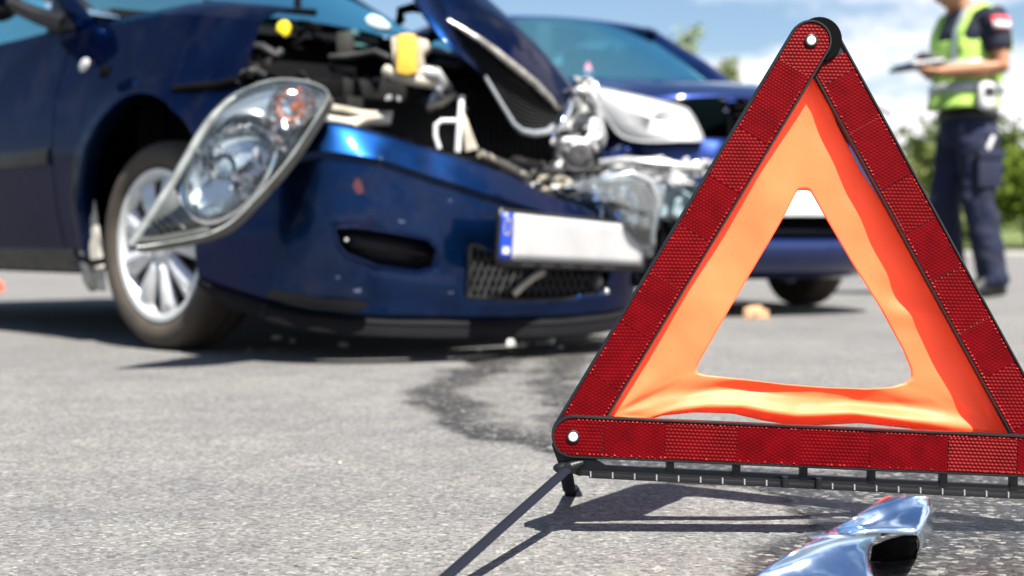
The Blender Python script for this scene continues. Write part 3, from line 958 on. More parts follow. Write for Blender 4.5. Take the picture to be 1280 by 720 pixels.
# cowl, wipers
mb = MB()
mb.grid([[Vector((x, lerp(-.67, .67, i / 16), z + 0.015 * math.cos(math.pi * (i / 16 - .5)))) for i in range(17)] for x, z in ((-.18, .945), (-.30, .985), (-.40, .99), (-.47, 1.02), (-.50, 1.035))])
mb.build("cowl_panel", M['black_matte'], car)
mb = MB(); mb.tube([C(395, 16, 4.58), C(330, 10, 4.62), C(255, 4, 4.68)], .012, 6); mb.tube([C(372, 12, 4.6), C(372, -20, 4.66)], .014, 6); mb.build("wiper", M['black_matte'], car)

# engine bay shell
mb = MB()
def quad(a, b_, c_, d_): mb.poly([a, b_, c_, d_])
quad((-.28, -.70, .2), (-.28, .72, .2), (-.22, .72, .96), (-.22, -.70, .96))
quad((-.28, -.60, .2), (.40, -.60, .2), (.40, -.60, .74), (-.22, -.62, .93))
quad((-.28, .64, .2), (.45, .60, .2), (.40, .58, .66), (-.22, .66, .93))
quad((-.28, -.60, .2), (.62, -.55, .18), (.62, .55, .18), (-.28, .64, .2))
mb.build("engine_bay", M['black_matte'], car, solid=0.006)
rnd = random.Random(4)
mb = MB()
mb.box((.05, -.05, .52), (.42, .5, .42)); mb.box((.02, -.05, .76), (.30, .40, .07)); mb.box((-.05, .40, .55), (.30, .28, .35)); mb.box((.0, -.42, .55), (.28, .22, .36))
for k in range(6): mb.box((.02, -.2 + .06 * k, .80), (.26, .025, .02))
mb.build("engine_block", pm("engine_black", (0.004, 0.004, 0.004), 0.6), car, bevel=0.012)
# radiator and crash beam behind the grille
mb = MB()
mb.prism([C(585, 100, 4.05), C(700, 120, 4.25), C(700, 205, 4.25), C(585, 190, 4.02)], Vector((-.05, 0, 0)))
mb.build("radiator", M['black_matte'], car)
mb = MB()
for k in range(16):
    t = k / 15
    mb.tube([C(lerp(588, 697, t), lerp(112, 128, t), lerp(4.04, 4.24, t)), C(lerp(588, 697, t), lerp(190, 205, t), lerp(4.02, 4.24, t))], .003, 5)
mb.build("radiator_fin", M['black_plastic'], car)
def part_tube(name, pts, r, mat, n=8):
    mb = MB(); mb.tube([C(*p) for p in pts], r, n + 2); return mb.build(name, mat, car, angle=75)
def part_slab(name, pts, depth, mat, bevel=0.003):
    mb = MB()
    q = [C(*p) for p in pts]
    dv = I1.to_3x3() @ Vector((0, depth, 0))
    mb.prism(q, dv); return mb.build(name, mat, car, bevel=bevel)
# yellow filler cap, yellow canister, washer bottle
part_slab("filler_cap", [(346, 30, 4.02), (351, 25, 4.02), (359, 25, 4.02), (363, 33, 4.02), (361, 43, 4.02), (355, 46, 4.02), (350, 41, 4.02), (345, 38, 4.02)], .03, M['yellow_cap'], .005)
part_slab("yellow_canister", [(496, 43, 3.62), (508, 41, 3.62), (520, 43, 3.62), (521, 90, 3.62), (509, 94, 3.62), (495, 91, 3.62)], .07, M['yellow'], .006)
part_slab("canister_bracket", [(521, 46, 3.66), (535, 50, 3.66), (537, 60, 3.66), (529, 68, 3.66), (532, 90, 3.66), (522, 92, 3.66)], .06, M['beige'], .004)
part_slab("canister_bracket", [(488, 46, 3.68), (496, 44, 3.68), (496, 90, 3.68), (492, 88, 3.68)], .05, M['beige'], .004)
part_slab("washer_bottle", [(456, 22, 4.2), (464, 17, 4.2), (476, 21, 4.2), (488, 31, 4.2), (487, 37, 4.2), (474, 36, 4.2), (460, 31, 4.2)], .06, pm("pale_bottle", (0.55, 0.70, 0.78), 0.4), .006)
part_slab("fuse_box", [(420, 40, 4.25), (440, 38, 4.25), (441, 72, 4.25), (421, 72, 4.25)], .06, pm("dark_olive", (0.02, 0.02, 0.015), 0.5), .005)
# bracketry and pipes
part_tube("metal_bracket", [(482, 88, 3.68), (498, 95, 3.66), (520, 101, 3.66), (545, 104, 3.70)], .016, M['beige'])
part_tube("metal_bracket", [(520, 96, 3.68), (533, 90, 3.67), (545, 92, 3.68), (553, 103, 3.7), (545, 110, 3.7)], .018, M['silver_scrap'])
part_tube("metal_bracket", [(537, 138, 3.86), (543, 122, 3.88), (552, 110, 3.9), (562, 107, 3.92)], .011, M['silver_scrap'])
part_tube("metal_bracket", [(535, 134, 3.85), (550, 130, 3.85), (562, 122, 3.86), (567, 118, 3.88)], .011, M['beige'])
part_tube("hook_loop", [(549, 186, 3.74), (544, 170, 3.74), (545, 156, 3.74), (552, 151, 3.74), (570, 151, 3.75)], .0068, M['white'])
part_tube("hook_loop", [(572, 190, 3.75), (574, 160, 3.75), (576, 138, 3.76), (577, 121, 3.78)], .0085, M['white'])
part_slab("torn_support", [(576, 128, 3.78), (584, 150, 3.78), (598, 186, 3.76), (582, 190, 3.76)], .012, M['beige'], .002)
part_tube("coolant_hose", [(405, 134, 3.72), (430, 138, 3.76), (452, 143, 3.78), (490, 145, 3.8)], .012, M['beige'])
part_tube("coolant_hose", [(408, 150, 3.68), (435, 154, 3.72), (462, 151, 3.76), (487, 150, 3.78)], .014, M['pale_plastic'])
part_tube("coolant_hose", [(440, 158, 3.7), (455, 150, 3.74), (470, 148, 3.76)], .009, M['beige'])
for k in range(16):
    x0 = rnd.uniform(350, 560); y0 = rnd.uniform(25, 160); d0 = rnd.uniform(3.95, 4.2)
    pts = [(x0, y0, d0)]
    for q in range(4):
        x0 += rnd.uniform(-22, 22); y0 += rnd.uniform(-14, 14); d0 += rnd.uniform(-.03, .03)
        pts.append((x0, y0, d0))
    part_tube("engine_hose", pts, rnd.choice((.006, .01, .014)), rnd.choice((M['black_plastic'], M['black_matte'], M['black_matte'], M['trim_grey'])), 7)
for k in range(12):
    x0 = rnd.uniform(310, 345) if k < 5 else rnd.uniform(480, 590)
    y0 = rnd.uniform(38, 105) if k < 5 else rnd.uniform(100, 180)
    part_slab("clip", [(x0, y0, 3.85), (x0 + rnd.uniform(3, 8), y0 + rnd.uniform(-3, 3), 3.85), (x0 + rnd.uniform(3, 8), y0 + rnd.uniform(4, 9), 3.85), (x0 - 1, y0 + 6, 3.85)], .02, rnd.choice((M['beige'], M['trim_grey'], M['silver_scrap'], M['black_plastic'])), .002)
# dark tubes painting in the shaded gap between fender and its lower piece
part_tube("torn_gap_shade", [(218, 112, 3.83), (245, 109, 3.78), (268, 108, 3.72), (300, 100, 3.66), (312, 92, 3.64)], .013, M['black_matte'])
part_tube("torn_gap_shade", [(298, 104, 3.66), (306, 92, 3.66), (318, 88, 3.68), (330, 95, 3.7)], .012, M['trim_grey'])

M['grille_grey'] = pm('grille_grey', (0.009, 0.009, 0.010), .7, spec=.1)
# hood: buckled upwards, the grille still fixed to its front edge
FE = [C(*p) for p in ((520, -70, 4.0), (545, -22, 3.90), (563, 27, 3.76), (585, 43, 3.76), (612, 62, 3.77), (640, 83, 3.80), (668, 104, 3.88), (692, 126, 3.98), (700, 134, 4.02))]
RG = [C(*p) for p in ((545, -80, 4.16), (575, -30, 4.10), (596, -2, 4.0), (620, 16, 4.0), (645, 34, 4.02), (668, 54, 4.06), (690, 78, 4.12), (710, 102, 4.2), (722, 116, 4.25))]
MD = [C(*p) for p in ((480, -150, 4.45), (520, -100, 4.4), (560, -50, 4.4), (600, -8, 4.4), (630, 20, 4.4), (655, 46, 4.42), (680, 74, 4.44), (702, 100, 4.46), (716, 118, 4.46))]
BK = [C(*p) for p in ((400, -150, 4.75), (440, -115, 4.8), (490, -70, 4.85), (560, -16, 4.9), (600, 16, 4.95), (630, 44, 5.0), (655, 72, 5.0), (680, 98, 5.05), (700, 116, 5.05))]
def lo(rows, n): return smooth_rows(rows, n)
mb = MB()
FM = [a.lerp(b_, .45) + Vector((0.01, 0, 0.012)) for a, b_ in zip(FE, RG)]
mb.grid(lo([FE, FM, RG, MD, BK], 6))
hood = mb.build("hood", M['blue_paint'], car, angle=60, solid=0.006)
# inner strip of the hood between engine bay and grille
mb = MB()
SL = [C(*p) for p in ((470, -90, 4.05), (512, -8, 3.80), (530, 22, 3.74), (548, 46, 3.71), (570, 66, 3.70), (592, 84, 3.72), (606, 97, 3.75))]
SR = [C(*p) for p in ((525, -70, 4.0), (552, -8, 3.86), (558, 14, 3.80), (564, 28, 3.765), (576, 50, 3.77), (592, 74, 3.78), (607, 95, 3.785))]
mb.grid(lo([SL, [a.lerp(b_, .5) + (I1.to_3x3() @ Vector((0, -0.012, 0))) for a, b_ in zip(SL, SR)], SR], 4))
mb.build("hood_lip", M['blue_paint'], car, angle=60, solid=0.005)
# grille: dark mesh behind a chrome surround
gp = [(566, 32, 3.765), (607, 97, 3.785), (628, 132, 3.80), (648, 161, 3.82), (668, 167, 3.88), (690, 160, 3.97), (693, 132, 3.985), (640, 88, 3.805), (600, 56, 3.77)]
mb = MB()
back = [C(x, y, d + .05) for x, y, d in gp]
mb.poly(back); mb.build("grille_backing", M['black_matte'], car, solid=.004)
gt = [(568, 36, 3.77), (600, 58, 3.775), (640, 90, 3.81), (692, 134, 3.985)]
gb = [(604, 95, 3.785), (628, 133, 3.80), (650, 163, 3.82), (690, 160, 3.97)]
mb = MB()
for k in range(11):
    t = (k + .5) / 11
    pts = []
    for q in range(9):
        u = q / 8
        def pick(tab, u):
            i = min(2, int(u * 3)); f = u * 3 - i
            return Vector(tab[i]).lerp(Vector(tab[i + 1]), f)
        a = pick(gt, u); b_ = pick(gb, u)
        pts.append(a.lerp(b_, t))
    pts = [C(p.x, p.y, p.z + .012) for p in pts]
    mb2 = MB(); mb2.tube(pts, .0062, 5)
    if k == 0: gr = mb2.build("grille", M['grille_grey'], car)
    else: mb2.build("grille_bar", M['grille_grey'], gr)
for k in range(12):
    u = (k + .5) / 12
    i = min(2, int(u * 3)); f = u * 3 - i
    a = Vector(gt[i]).lerp(Vector(gt[i + 1]), f); b_ = Vector(gb[i]).lerp(Vector(gb[i + 1]), f)
    mb2 = MB(); mb2.tube([C(a.x, a.y, a.z + .018), C(b_.x, b_.y, b_.z + .018)], .003, 4); mb2.build("grille_bar", M['black_plastic'], gr)
part_tube("grille_trim", [(560, 25, 3.75), (578, 36, 3.75), (600, 50, 3.755), (622, 66, 3.765), (645, 85, 3.79), (668, 104, 3.86), (688, 124, 3.95), (697, 136, 3.99)], [.004, .007, .009, .010, .011, .011, .009, .005], pm("dulled_chrome", (0.50, 0.47, 0.42), 0.25, metal=0.8, var=0.5, vscale=30))
part_tube("grille_trim", [(606, 95, 3.775), (628, 132, 3.79), (642, 155, 3.80), (652, 164, 3.815), (668, 167, 3.87), (684, 165, 3.94), (691, 158, 3.97)], [.005, .006, .007, .009, .010, .010, .008], pm("grey_trim", (0.28, 0.31, 0.33), 0.3, metal=0.4))

# bumper: sagging skin with a crease, fog-light slot and lower intake
ST = [(.30, -.80, 250, 275, 345), (.36, -.795, 235, 262, 352), (.5, -.785, 190, 226, 366), (.60, -.765, 168, 206, 378), (.67, -.73, 157, 195, 386), (.72, -.69, 151, 190, 391), (.80, -.59, 164, 200, 396), (.86, -.45, 185, 224, 398),
      (.91, -.28, 211, 250, 398), (.93, -.1, 243, 272, 396), (.92, .08, 262, 288, 390), (.86, .24, 272, 300, 382), (.76, .33, 276, 302, 376), (.64, .36, 276, 302, 372)]
def zrow(x, y, py):
    p = M1 @ Vector((x, y, 0.3)); d = proj(p)[2]
    return W(0, py, d).z
def cat(a, b_, c_, d_, t): return 0.5 * ((2 * b_) + (c_ - a) * t + (2 * a - 5 * b_ + 4 * c_ - d_) * t * t + (3 * b_ - a - 3 * c_ + d_) * t ** 3)
def dense(tab, n):
    out = []; m = len(tab)
    for i in range(m - 1):
        A, B_, C_, D_ = tab[max(0, i - 1)], tab[i], tab[i + 1], tab[min(m - 1, i + 2)]
        for k in range(n):
            t = k / n
            out.append([cat(a, b_, c_, d_, t) for a, b_, c_, d_ in zip(A, B_, C_, D_)])
    out.append(list(tab[-1])); return out
SD = dense(ST, 12)
vent_px = [(418, 284), (440, 283), (490, 290), (535, 299), (546, 312), (540, 336), (520, 341), (470, 333), (432, 318), (422, 305)]
intake_px = [(588, 306), (640, 322), (700, 334), (764, 338), (756, 366), (700, 374), (640, 375), (584, 371)]
cols = []
for i, (x, y, a, c_, e) in enumerate(SD):
    q0 = SD[max(0, i - 1)]; q1 = SD[min(len(SD) - 1, i + 1)]
    tg = Vector((q1[0] - q0[0], q1[1] - q0[1], 0)).normalized(); nrm = Vector((tg.y, -tg.x, 0))
    if nrm.x * 1 + nrm.y * -0.2 < 0: nrm = -nrm
    zt, zb, ze = zrow(x, y, a), zrow(x, y, c_), zrow(x, y, e)
    base = Vector((x, y, 0)); col = []
    prof = []
    for k in range(7):
        t = k / 6; prof.append((-.12 + .107 * math.sin(t * math.pi / 2), lerp(zt + .004, zt - .012, t ** 2)))
    for k in range(1, 9):
        t = k / 8; prof.append((-.013 + .034 * t, lerp(zt - .012, zb, t)))
    for k in range(1, 4):
        t = k / 3; prof.append((.021 - .014 * t, zb - .016 * t))
    for k in range(1, 31):
        t = k / 30; prof.append((.007 + .010 * math.sin(t * math.pi * .9), lerp(zb - .016, ze, t)))
    dent = 0.022 * noise.noise(Vector((y * 4, x * 3, 3.1)))
    for o_, z in prof:
        p = base + nrm * (o_ + dent * min(1, max(0, (z - .12) / .2)) + 0.004 * noise.noise(Vector((y * 14, z * 14, 1)))); p.z = z
        col.append(p)
    cols.append(col)
mb = MB()
def hole(p):
    x, y, _ = proj(M1 @ p)
    return inside(x, y, vent_px) or inside(x, y, intake_px)
mb.grid(cols, skip=hole)
bump = mb.build("front_bumper", M['blue_paint'], car, angle=40, weld=False, solid=.004)
# bumper lower lip
mb = MB(); rows = []
for i, (x, y, a, c_, e) in enumerate(SD):
    q0 = SD[max(0, i - 1)]; q1 = SD[min(len(SD) - 1, i + 1)]
    tg = Vector((q1[0] - q0[0], q1[1] - q0[1], 0)).normalized(); nrm = Vector((tg.y, -tg.x, 0))
    if nrm.x * 1 + nrm.y * -0.2 < 0: nrm = -nrm
    z = zrow(x, y, e); base = Vector((x, y, 0))
    h = zrow(x, y, e) - zrow(x, y, e + (26 if i > 20 else 10 + .8 * i))
    rows.append([base + nrm * o_ + Vector((0, 0, zz)) for o_, zz in ((-.02, z + .006), (.0, z + .004), (.016, z - .012), (.022, z - .3 * h), (.018, z - .42 * h), (.019, z - .55 * h), (.018, z - .9 * h), (.008, z - h), (-.08, z - h))])
mb.grid(rows)
mb.build("lower_lip", pm('lip_black', (0.008, 0.008, 0.010), .65, spec=.12, bump=.1), car, angle=30)
mb = MB(); mb.prism([C(330, 372, 3.55), (C(380, 384, 3.50)), C(440, 391, 3.49), C(462, 383, 3.49), C(455, 377, 3.5), C(400, 374, 3.5), C(340, 362, 3.56)], I1.to_3x3() @ Vector((0, .02, 0)))
mb.build("lip_blade", M['black_matte'], car, bevel=.004)
def surf(px, py, off=0.0):
    """point of the bumper skin under a photograph pixel, off metres in front"""
    best = None
    for i, col in enumerate(cols):
        a = proj(M1 @ col[20])[0]
        if best is None or abs(a - px) < best[0]: best = (abs(a - px), i)
    col = cols[best[1]]
    bp = min(col[8:], key=lambda p: abs(proj(M1 @ p)[1] - py))
    d = proj(M1 @ bp)[2]
    return C(px, py, d - off)
def outline(name, poly, r, mat, off=.003):
    mb = MB(); pts = [surf(x, y, off) for x, y in poly]; pts.append(pts[0])
    mb.tube(pts, r, 6, caps=False); return mb.build(name, mat, car)
mb = MB(); mb.poly([surf(x, y, -.045) for x, y in vent_px]); vent = mb.build("fog_vent", pm('vent_shade', (.004, .005, .010), .5), car, solid=.01)  # shade of the recess put into the backing colour
outline("vent_rim", vent_px, .006, M['blue_paint'])
mb = MB()
mb.tube([surf(424, 302, -.025), surf(470, 312, -.025), surf(536, 318, -.025)], .013, 6, flat=.5); mb.build("vent_slat", M['black_matte'], vent)
mb = MB(); mb.ball(surf(433, 300, -.01), .005, 8, 6); mb.build("vent_screw", M['alloy'], vent)
mb = MB(); mb.poly([surf(x, y, -.09) for x, y in intake_px]); intake = mb.build("lower_intake", M['black_matte'], car, solid=.01)
outline("intake_rim", intake_px, .006, M['black_plastic'])
for k in range(24):
    u = 575 + k * 9
    for dx in (-26, 26):
        pts = [(u, 306), (u + dx, 376)]
        seg = [Vector((lerp(pts[0][0], pts[1][0], t / 12), lerp(306, 376, t / 12), 0)) for t in range(13)]
        seg = [p for p in seg if inside(p.x, p.y, intake_px)]
        if len(seg) > 1:
            mb = MB(); mb.tube([surf(seg[0].x, seg[0].y, -.02), surf(seg[-1].x, seg[-1].y, -.02)], .004, 4); mb.build("mesh_bar", M['trim_grey'], intake)
mb = MB(); mb.tube([surf(642, 368, .0), surf(655, 356, .002), surf(668, 346, .004), surf(680, 340, .004)], .009, 6); mb.build("broken_strip", M['beige'], intake)
mb = MB(); mb.ball(surf(742, 352, -.01), (.03, .02, .03), 10, 8); mb.build("fog_lamp", M['trim_grey'], intake)
mb = MB(); mb.ball(surf(757, 364, .004), .010, 10, 8); mb.build("intake_glint", M['chrome'], intake)  # chrome ball added to make a bright glint in the intake
# scrape marks on the bumper
mb = MB(); mb.prism([surf(441, 232, .0035), surf(446, 222, .0035), surf(452, 228, .0035), surf(455, 240, .0035), surf(447, 243, .0035)], I1.to_3x3() @ Vector((0, .002, 0)))
mb.build("red_scuff", pm("red_scuff", (0.06, 0.012, 0.02), 0.6), bump)
for (x, y, w_, h_) in ((473, 205, 3, 6), (475, 196, 2, 4), (498, 275, 9, 3), (515, 262, 6, 4), (442, 362, 10, 4), (420, 346, 5, 2), (560, 250, 5, 2), (600, 268, 18, 1.2), (552, 365, 16, 1.2)):
    mb = MB(); mb.prism([surf(x, y, .0032), surf(x + w_, y - h_ * .3, .0032), surf(x + w_ * .8, y + h_, .0032), surf(x + .1, y + h_ * .7, .0032)], I1.to_3x3() @ Vector((0, .002, 0)))
    mb.build("scuff", pm("pale_scuff", (0.045, 0.062, 0.11), 0.7) if "pale_scuff" not in bpy.data.materials else bpy.data.materials["pale_scuff"], bump)

# number plate
PL = [(626, 264), (805, 282), (803, 334), (622, 327)]
pd = [surf(640, 300, .0), surf(790, 305, .0)]
d0 = proj(M1 @ surf(640, 300))[2] - .03; d1 = proj(M1 @ surf(780, 300))[2] - .03
def plate_pt(u, v, off=0.0):
    x = lerp(lerp(PL[0][0], PL[1][0], u), lerp(PL[3][0], PL[2][0], u), v); y = lerp(lerp(PL[0][1], PL[1][1], u), lerp(PL[3][1], PL[2][1], u), v)
    bend = 0.006 * math.sin(u * 7.5 + .5) * (1 - v) + 0.012 * max(0, u - .7)
    return C(x, y, lerp(d0, d1, u) - off + bend)
def plate_grid(u0, u1, v0, v1, off, n=24, m=6, rad=0.0):
    mb = MB(); mb.grid([[plate_pt(lerp(u0, u1, i / n), lerp(v0, v1, j / m), off) for i in range(n + 1)] for j in range(m + 1)]); return mb
def surf_depth(px):
    return min(proj(M1 @ p)[2] for col in cols for p in col[8:] if abs(proj(M1 @ p)[0] - px) < 9 and 262 < proj(M1 @ p)[1] < 334)
sh = max(lerp(d0, d1, (px - 626) / 179) - surf_depth(px) for px in range(632, 790, 10)) + .012
d0 -= sh; d1 -= sh
plate = plate_grid(-.012, 1.0, -.06, 1.10, 0.0).build("number_plate", M['black_plastic'], car, solid=.012)
pw = plate_grid(.095, .995, .02, .96, .016); pw.build("plate_face", pm("plate_white", (0.36, 0.36, 0.365), .5, var=.12, vscale=9), plate, solid=.002)
plate_grid(.012, .095, .02, .96, .016, n=4).build("plate_band", M['eu_blue'], plate, solid=.002)
mb = MB()
for k in range(12):
    a = 2 * math.pi * k / 12
    mb.ball(plate_pt(.053 + .022 * math.cos(a), .30 + .16 * math.sin(a), .019), .0022, 6, 4)
mb.build("plate_stars", M['yellow_cap'], plate)
plate_grid(.030, .076, .70, .84, .019, n=3, m=2).build("country_mark", M['white'], plate)
mb = MB(); mb.lathe([(.006, 0), (.006, .004), (0, .005)], plate_pt(.035, .06, .018), I1.to_3x3() @ Vector((0, -1, 0)), 10); mb.build("plate_screw", M['rivet'], plate)
for u in (.16, .3, .44, .58, .72):
    plate_grid(u, u + .09, 1.01, 1.06, .015, n=3, m=1).build("frame_lettering", M['trim_grey'], plate)

# dangling headlight
M['lamp_grey'] = pm('lamp_grey', (0.16, 0.165, 0.16), .35)
HD = 3.36
hl = [(165, 301), (190, 262), (217, 220), (247, 168), (268, 140), (292, 119), (337, 101), (375, 101), (400, 108), (410, 118), (405, 132), (397, 145), (380, 172), (363, 197), (340, 225), (317, 250), (300, 268), (283, 282), (262, 292), (243, 297), (205, 304), (170, 309)]
def dense_px(poly, n):
    out = []; m = len(poly)
    for i in range(m):
        A, B_, C_, D_ = [poly[(i + k) % m] for k in (-1, 0, 1, 2)]
        for k in range(n):
            out.append(tuple(cat(a, b_, c_, d_, k / n) for a, b_, c_, d_ in zip(A, B_, C_, D_)))
    return out
hlp = dense_px(hl, 3)
hc = (295, 195)
def hdep(x, y):   # the lamp leans: lower tip nearer the viewer
    return HD + 0.10 * ((x - 295) / 120) * 0.5 - 0.0004 * (y - 195)
def shr(f, dx=0, dy=0): return [(hc[0] + (x - hc[0]) * f + dx, hc[1] + (y - hc[1]) * f + dy) for x, y in hlp]
mb = MB(); rows = []
for f, dd, dx, dy in ((1.0, 0.0, 0, 0), (1.0, .02, 2, 2), (.99, .05, 8, 8), (.9, .10, 12, 10), (.6, .14, 14, 10), (.3, .15, 14, 10)):
    rows.append([C(x, y, hdep(x, y) + dd) for x, y in shr(f, dx, dy)])
ids = mb.grid(rows, close_u=True); mb.face(ids[-1])
head = mb.build("headlight", pm("lamp_housing", (0.15, 0.145, 0.125), 0.5, var=.3), car, angle=60)
M['lamp_rim'] = pm("lamp_rim", (0.15, 0.165, 0.165), 0.4, metal=0.3, var=0.3)
mb = MB(); mb.tube([C(x, y, hdep(x, y) - .004) for x, y in hlp + hlp[:1]], .0036, 8, caps=False)
mb.build("headlight_rim", M['lamp_rim'], head)
# broad flange along the upper long side
mb = MB(); fl_ = dense_px([(167, 300), (190, 262), (217, 220), (247, 168), (268, 140), (292, 119), (337, 101)], 3)[:-5]
mb.tube([C(x + 3, y + 2, hdep(x, y) - .008) for x, y in fl_], [.004] + [.0115] * (len(fl_) - 4) + [.009, .007, .004], 10, flat=.55, up=I1.to_3x3() @ Vector((0, -1, 0)))
mb.build("headlight_flange", M['lamp_rim'], head, angle=75)
mb = MB(); mb.grid([[C(x, y, hdep(x, y) + dd) for x, y in shr(f)] for f, dd in ((.97, .0), (.86, .022), (.5, .035), (.02, .04))], close_u=True)
mb.build("lamp_bezel", pm("lamp_bezel", (0.42, 0.48, 0.52), 0.22, metal=0.75), head)
def bowl(px, py, rp, ry, rot, dd, mat, name, depth=.05, prof=((1.08, -.002), (1.0, -.006), (.97, .0), (.86, .45), (.62, .8), (.3, .97), (.0, 1.0))):
    mb = MB(); rows = []
    for f, h in prof:
        row = []
        for k in range(40):
            a = 2 * math.pi * k / 40
            x = rp * f * math.cos(a); y = ry * f * math.sin(a)
            fl = 0.0 if f > .95 or f < .1 else 0.004 * (1 if (k // 2) % 2 else -1)
            X = px + x * math.cos(rot) - y * math.sin(rot); Y = py + x * math.sin(rot) + y * math.cos(rot)
            row.append(C(X, Y, hdep(X, Y) + dd + (h * depth if h > 0 else h) + fl))
        rows.append(row)
    mb.grid(rows, close_u=True); return mb.build(name, mat, head, angle=20, weld=False)
bowl(286, 209, 76, 45, math.radians(-54), .0, M['chrome'], "lamp_reflector", .07)
bowl(365, 134, 30, 26, math.radians(-40), -.006, M['chrome'], "indicator_reflector", .04)
def at(px, py, dd): return C(px, py, hdep(px, py) + dd)
mb = MB(); mb.ball(at(280, 206, .03), (.03, .03, .03), 12, 8); mb.build("main_bulb", M['clear'], head)
mb = MB(); mb.tube([at(268, 204, .052), at(300, 186, .05)], .014, 8); mb.build("bulb_shield", M['chrome'], head)
mb = MB(); mb.ball(at(369, 133, .012), .012, 12, 8); mb.build("indicator_bulb", M['orange_bulb'], head)
mb = MB(); mb.lathe([(.033, .012), (.031, .018), (.027, .014)], at(364, 134, .012), I1.to_3x3() @ Vector((0, -1, 0)), 24); mb.build("indicator_ring", M['orange_bulb'], head)
# chrome band curving between the two bowls
mb = MB(); rows = []
for k in range(17):
    t = k / 16
    a = math.radians(lerp(200, 15, t))
    X = 298 + 52 * math.cos(a) * .95 + 10; Y = 192 + 52 * math.sin(a) * -1 * .78 + 8
    rows.append([at(X - 6, Y + 6, .002), at(X, Y, -.008), at(X + 8, Y - 8, .002)])
mb.grid(rows); mb.build("chrome_band", M['chrome'], head, solid=.003)
# opaque lower corner of the lamp
mb = MB(); mb.prism([C(x, y, hdep(x, y) - .012) for x, y in ((172, 303), (200, 255), (216, 230), (224, 252), (240, 274), (266, 288), (243, 294), (206, 301))], I1.to_3x3() @ Vector((0, .008, 0)))
mb.build("lamp_corner", pm("lamp_corner", (0.050, 0.054, 0.050), .4), head, bevel=.003)
# ribs of the dark lower corner
for k in range(4):
    mb = MB(); mb.tube([at(190 + 7 * k, 276 - 3 * k, -.014), at(204 + 9 * k, 292 - 2 * k, -.014)], .0026, 6); mb.build("lamp_rib", M['lamp_grey'] if k == 3 else M['black_matte'], head)
rr = random.Random(11)
for k in range(24):
    a = rr.uniform(0, 6.28); q = rr.uniform(.2, .9)
    X = 287 + 44 * q * math.cos(a); Y = 206 + 44 * q * math.sin(a)
    mb = MB(); mb.prism([at(X, Y, .02), at(X + rr.uniform(5, 14), Y + rr.uniform(-8, 8), .016), at(X + rr.uniform(0, 8), Y + rr.uniform(6, 14), .026)], I1.to_3x3() @ Vector((0, .006, 0)))
    mb.build("bowl_reflection", (M['chrome'], M['white'], M['trim_grey'])[k % 3], head)  # white and grey slivers paint bright and dark reflections into the bowl
# bulging clear lens
mb = MB(); mb.grid([[C(x, y, hdep(x, y) + dd) for x, y in shr(f)] for f, dd in ((.99, -.003), (.93, -.010), (.75, -.018), (.45, -.022), (.02, -.024))], close_u=True)
mb.build("lens", M['clear'], head, angle=60)
part_tube("headlight_cable", [(345, 150, 3.52), (372, 175, 3.62), (390, 160, 3.7), (408, 140, 3.78)], .009, M['black_matte'])

# crushed corner: clear lens shell, bent sheet metal, tubes
def crumple(name, px0, py0, px1, py1, d, seed, mat, amp=.05, n=14, m=10, tilt=0.0, solid=.003, par=None, Cf=C):
    mb = MB(); rows = []
    for j in range(m + 1):
        row = []
        for i in range(n + 1):
            u, v = i / n, j / m
            x = lerp(px0, px1, u); y = lerp(py0, py1, v) 
            e = noise.noise(Vector((u * 3.1, v * 2.7, seed))); g = noise.noise(Vector((u * 7, v * 6, seed + 9)))
            r_ = 1 - 0.35 * (abs(u - .5) * 2) ** 3 * (abs(v - .5) * 2) ** 2
            x = (px0 + px1) / 2 + (x - (px0 + px1) / 2) * r_ + 9 * e; y = (py0 + py1) / 2 + (y - (py0 + py1) / 2) * r_ + 7 * noise.noise(Vector((u * 3, v * 3, seed + 4)))
            row.append(Cf(x, y, d + tilt * (u - .5) + amp * (abs(e) * 1.6 + g * .5)))
        rows.append(row)
    mb.grid(rows); return mb.build(name, mat, par or car, angle=24, solid=solid, weld=False)
mb = MB(); rows = []
for j in range(17):
    row = []
    for i in range(29):
        u, v = i / 28, j / 16
        x = lerp(lerp(690, 832, u), lerp(735, 815, u), v); top = lerp(238, 214, min(1, u * 2)) + (18 * max(0, u - .75) / .25); bot = lerp(262, 322, min(1, u * 1.3))
        y = lerp(top, bot, v)
        bul = math.sin(math.pi * u) ** .7 * math.sin(math.pi * min(1, v * 1.1 + .05)) ** .6
        row.append(C(x, y, 3.98 - .12 * bul + .022 * noise.noise(Vector((u * 5, v * 5, 4))) + .02 * abs(noise.noise(Vector((u * 11, v * 9, 8))))))
    rows.append(row)
mb.grid(rows); mb.build("crumpled_lens", M['clear_blue'], car, angle=25, solid=.003)
crumple("blue_corner_panel", 712, 226, 806, 296, 3.99, 1.7, M['blue_paint'], .04)
crumple("dark_inner_panel", 770, 262, 830, 360, 4.12, 6.1, M['black_matte'], .05)
part_tube("lens_edge", [(735, 232, 3.95), (760, 222, 3.92), (790, 216, 3.92), (812, 226, 3.94), (822, 250, 3.96), (818, 285, 3.98), (808, 312, 4.0)], .007, M['silver_scrap'])
part_tube("lens_edge", [(742, 232, 3.9), (752, 255, 3.88), (752, 285, 3.9)], .004, M['silver_scrap'])
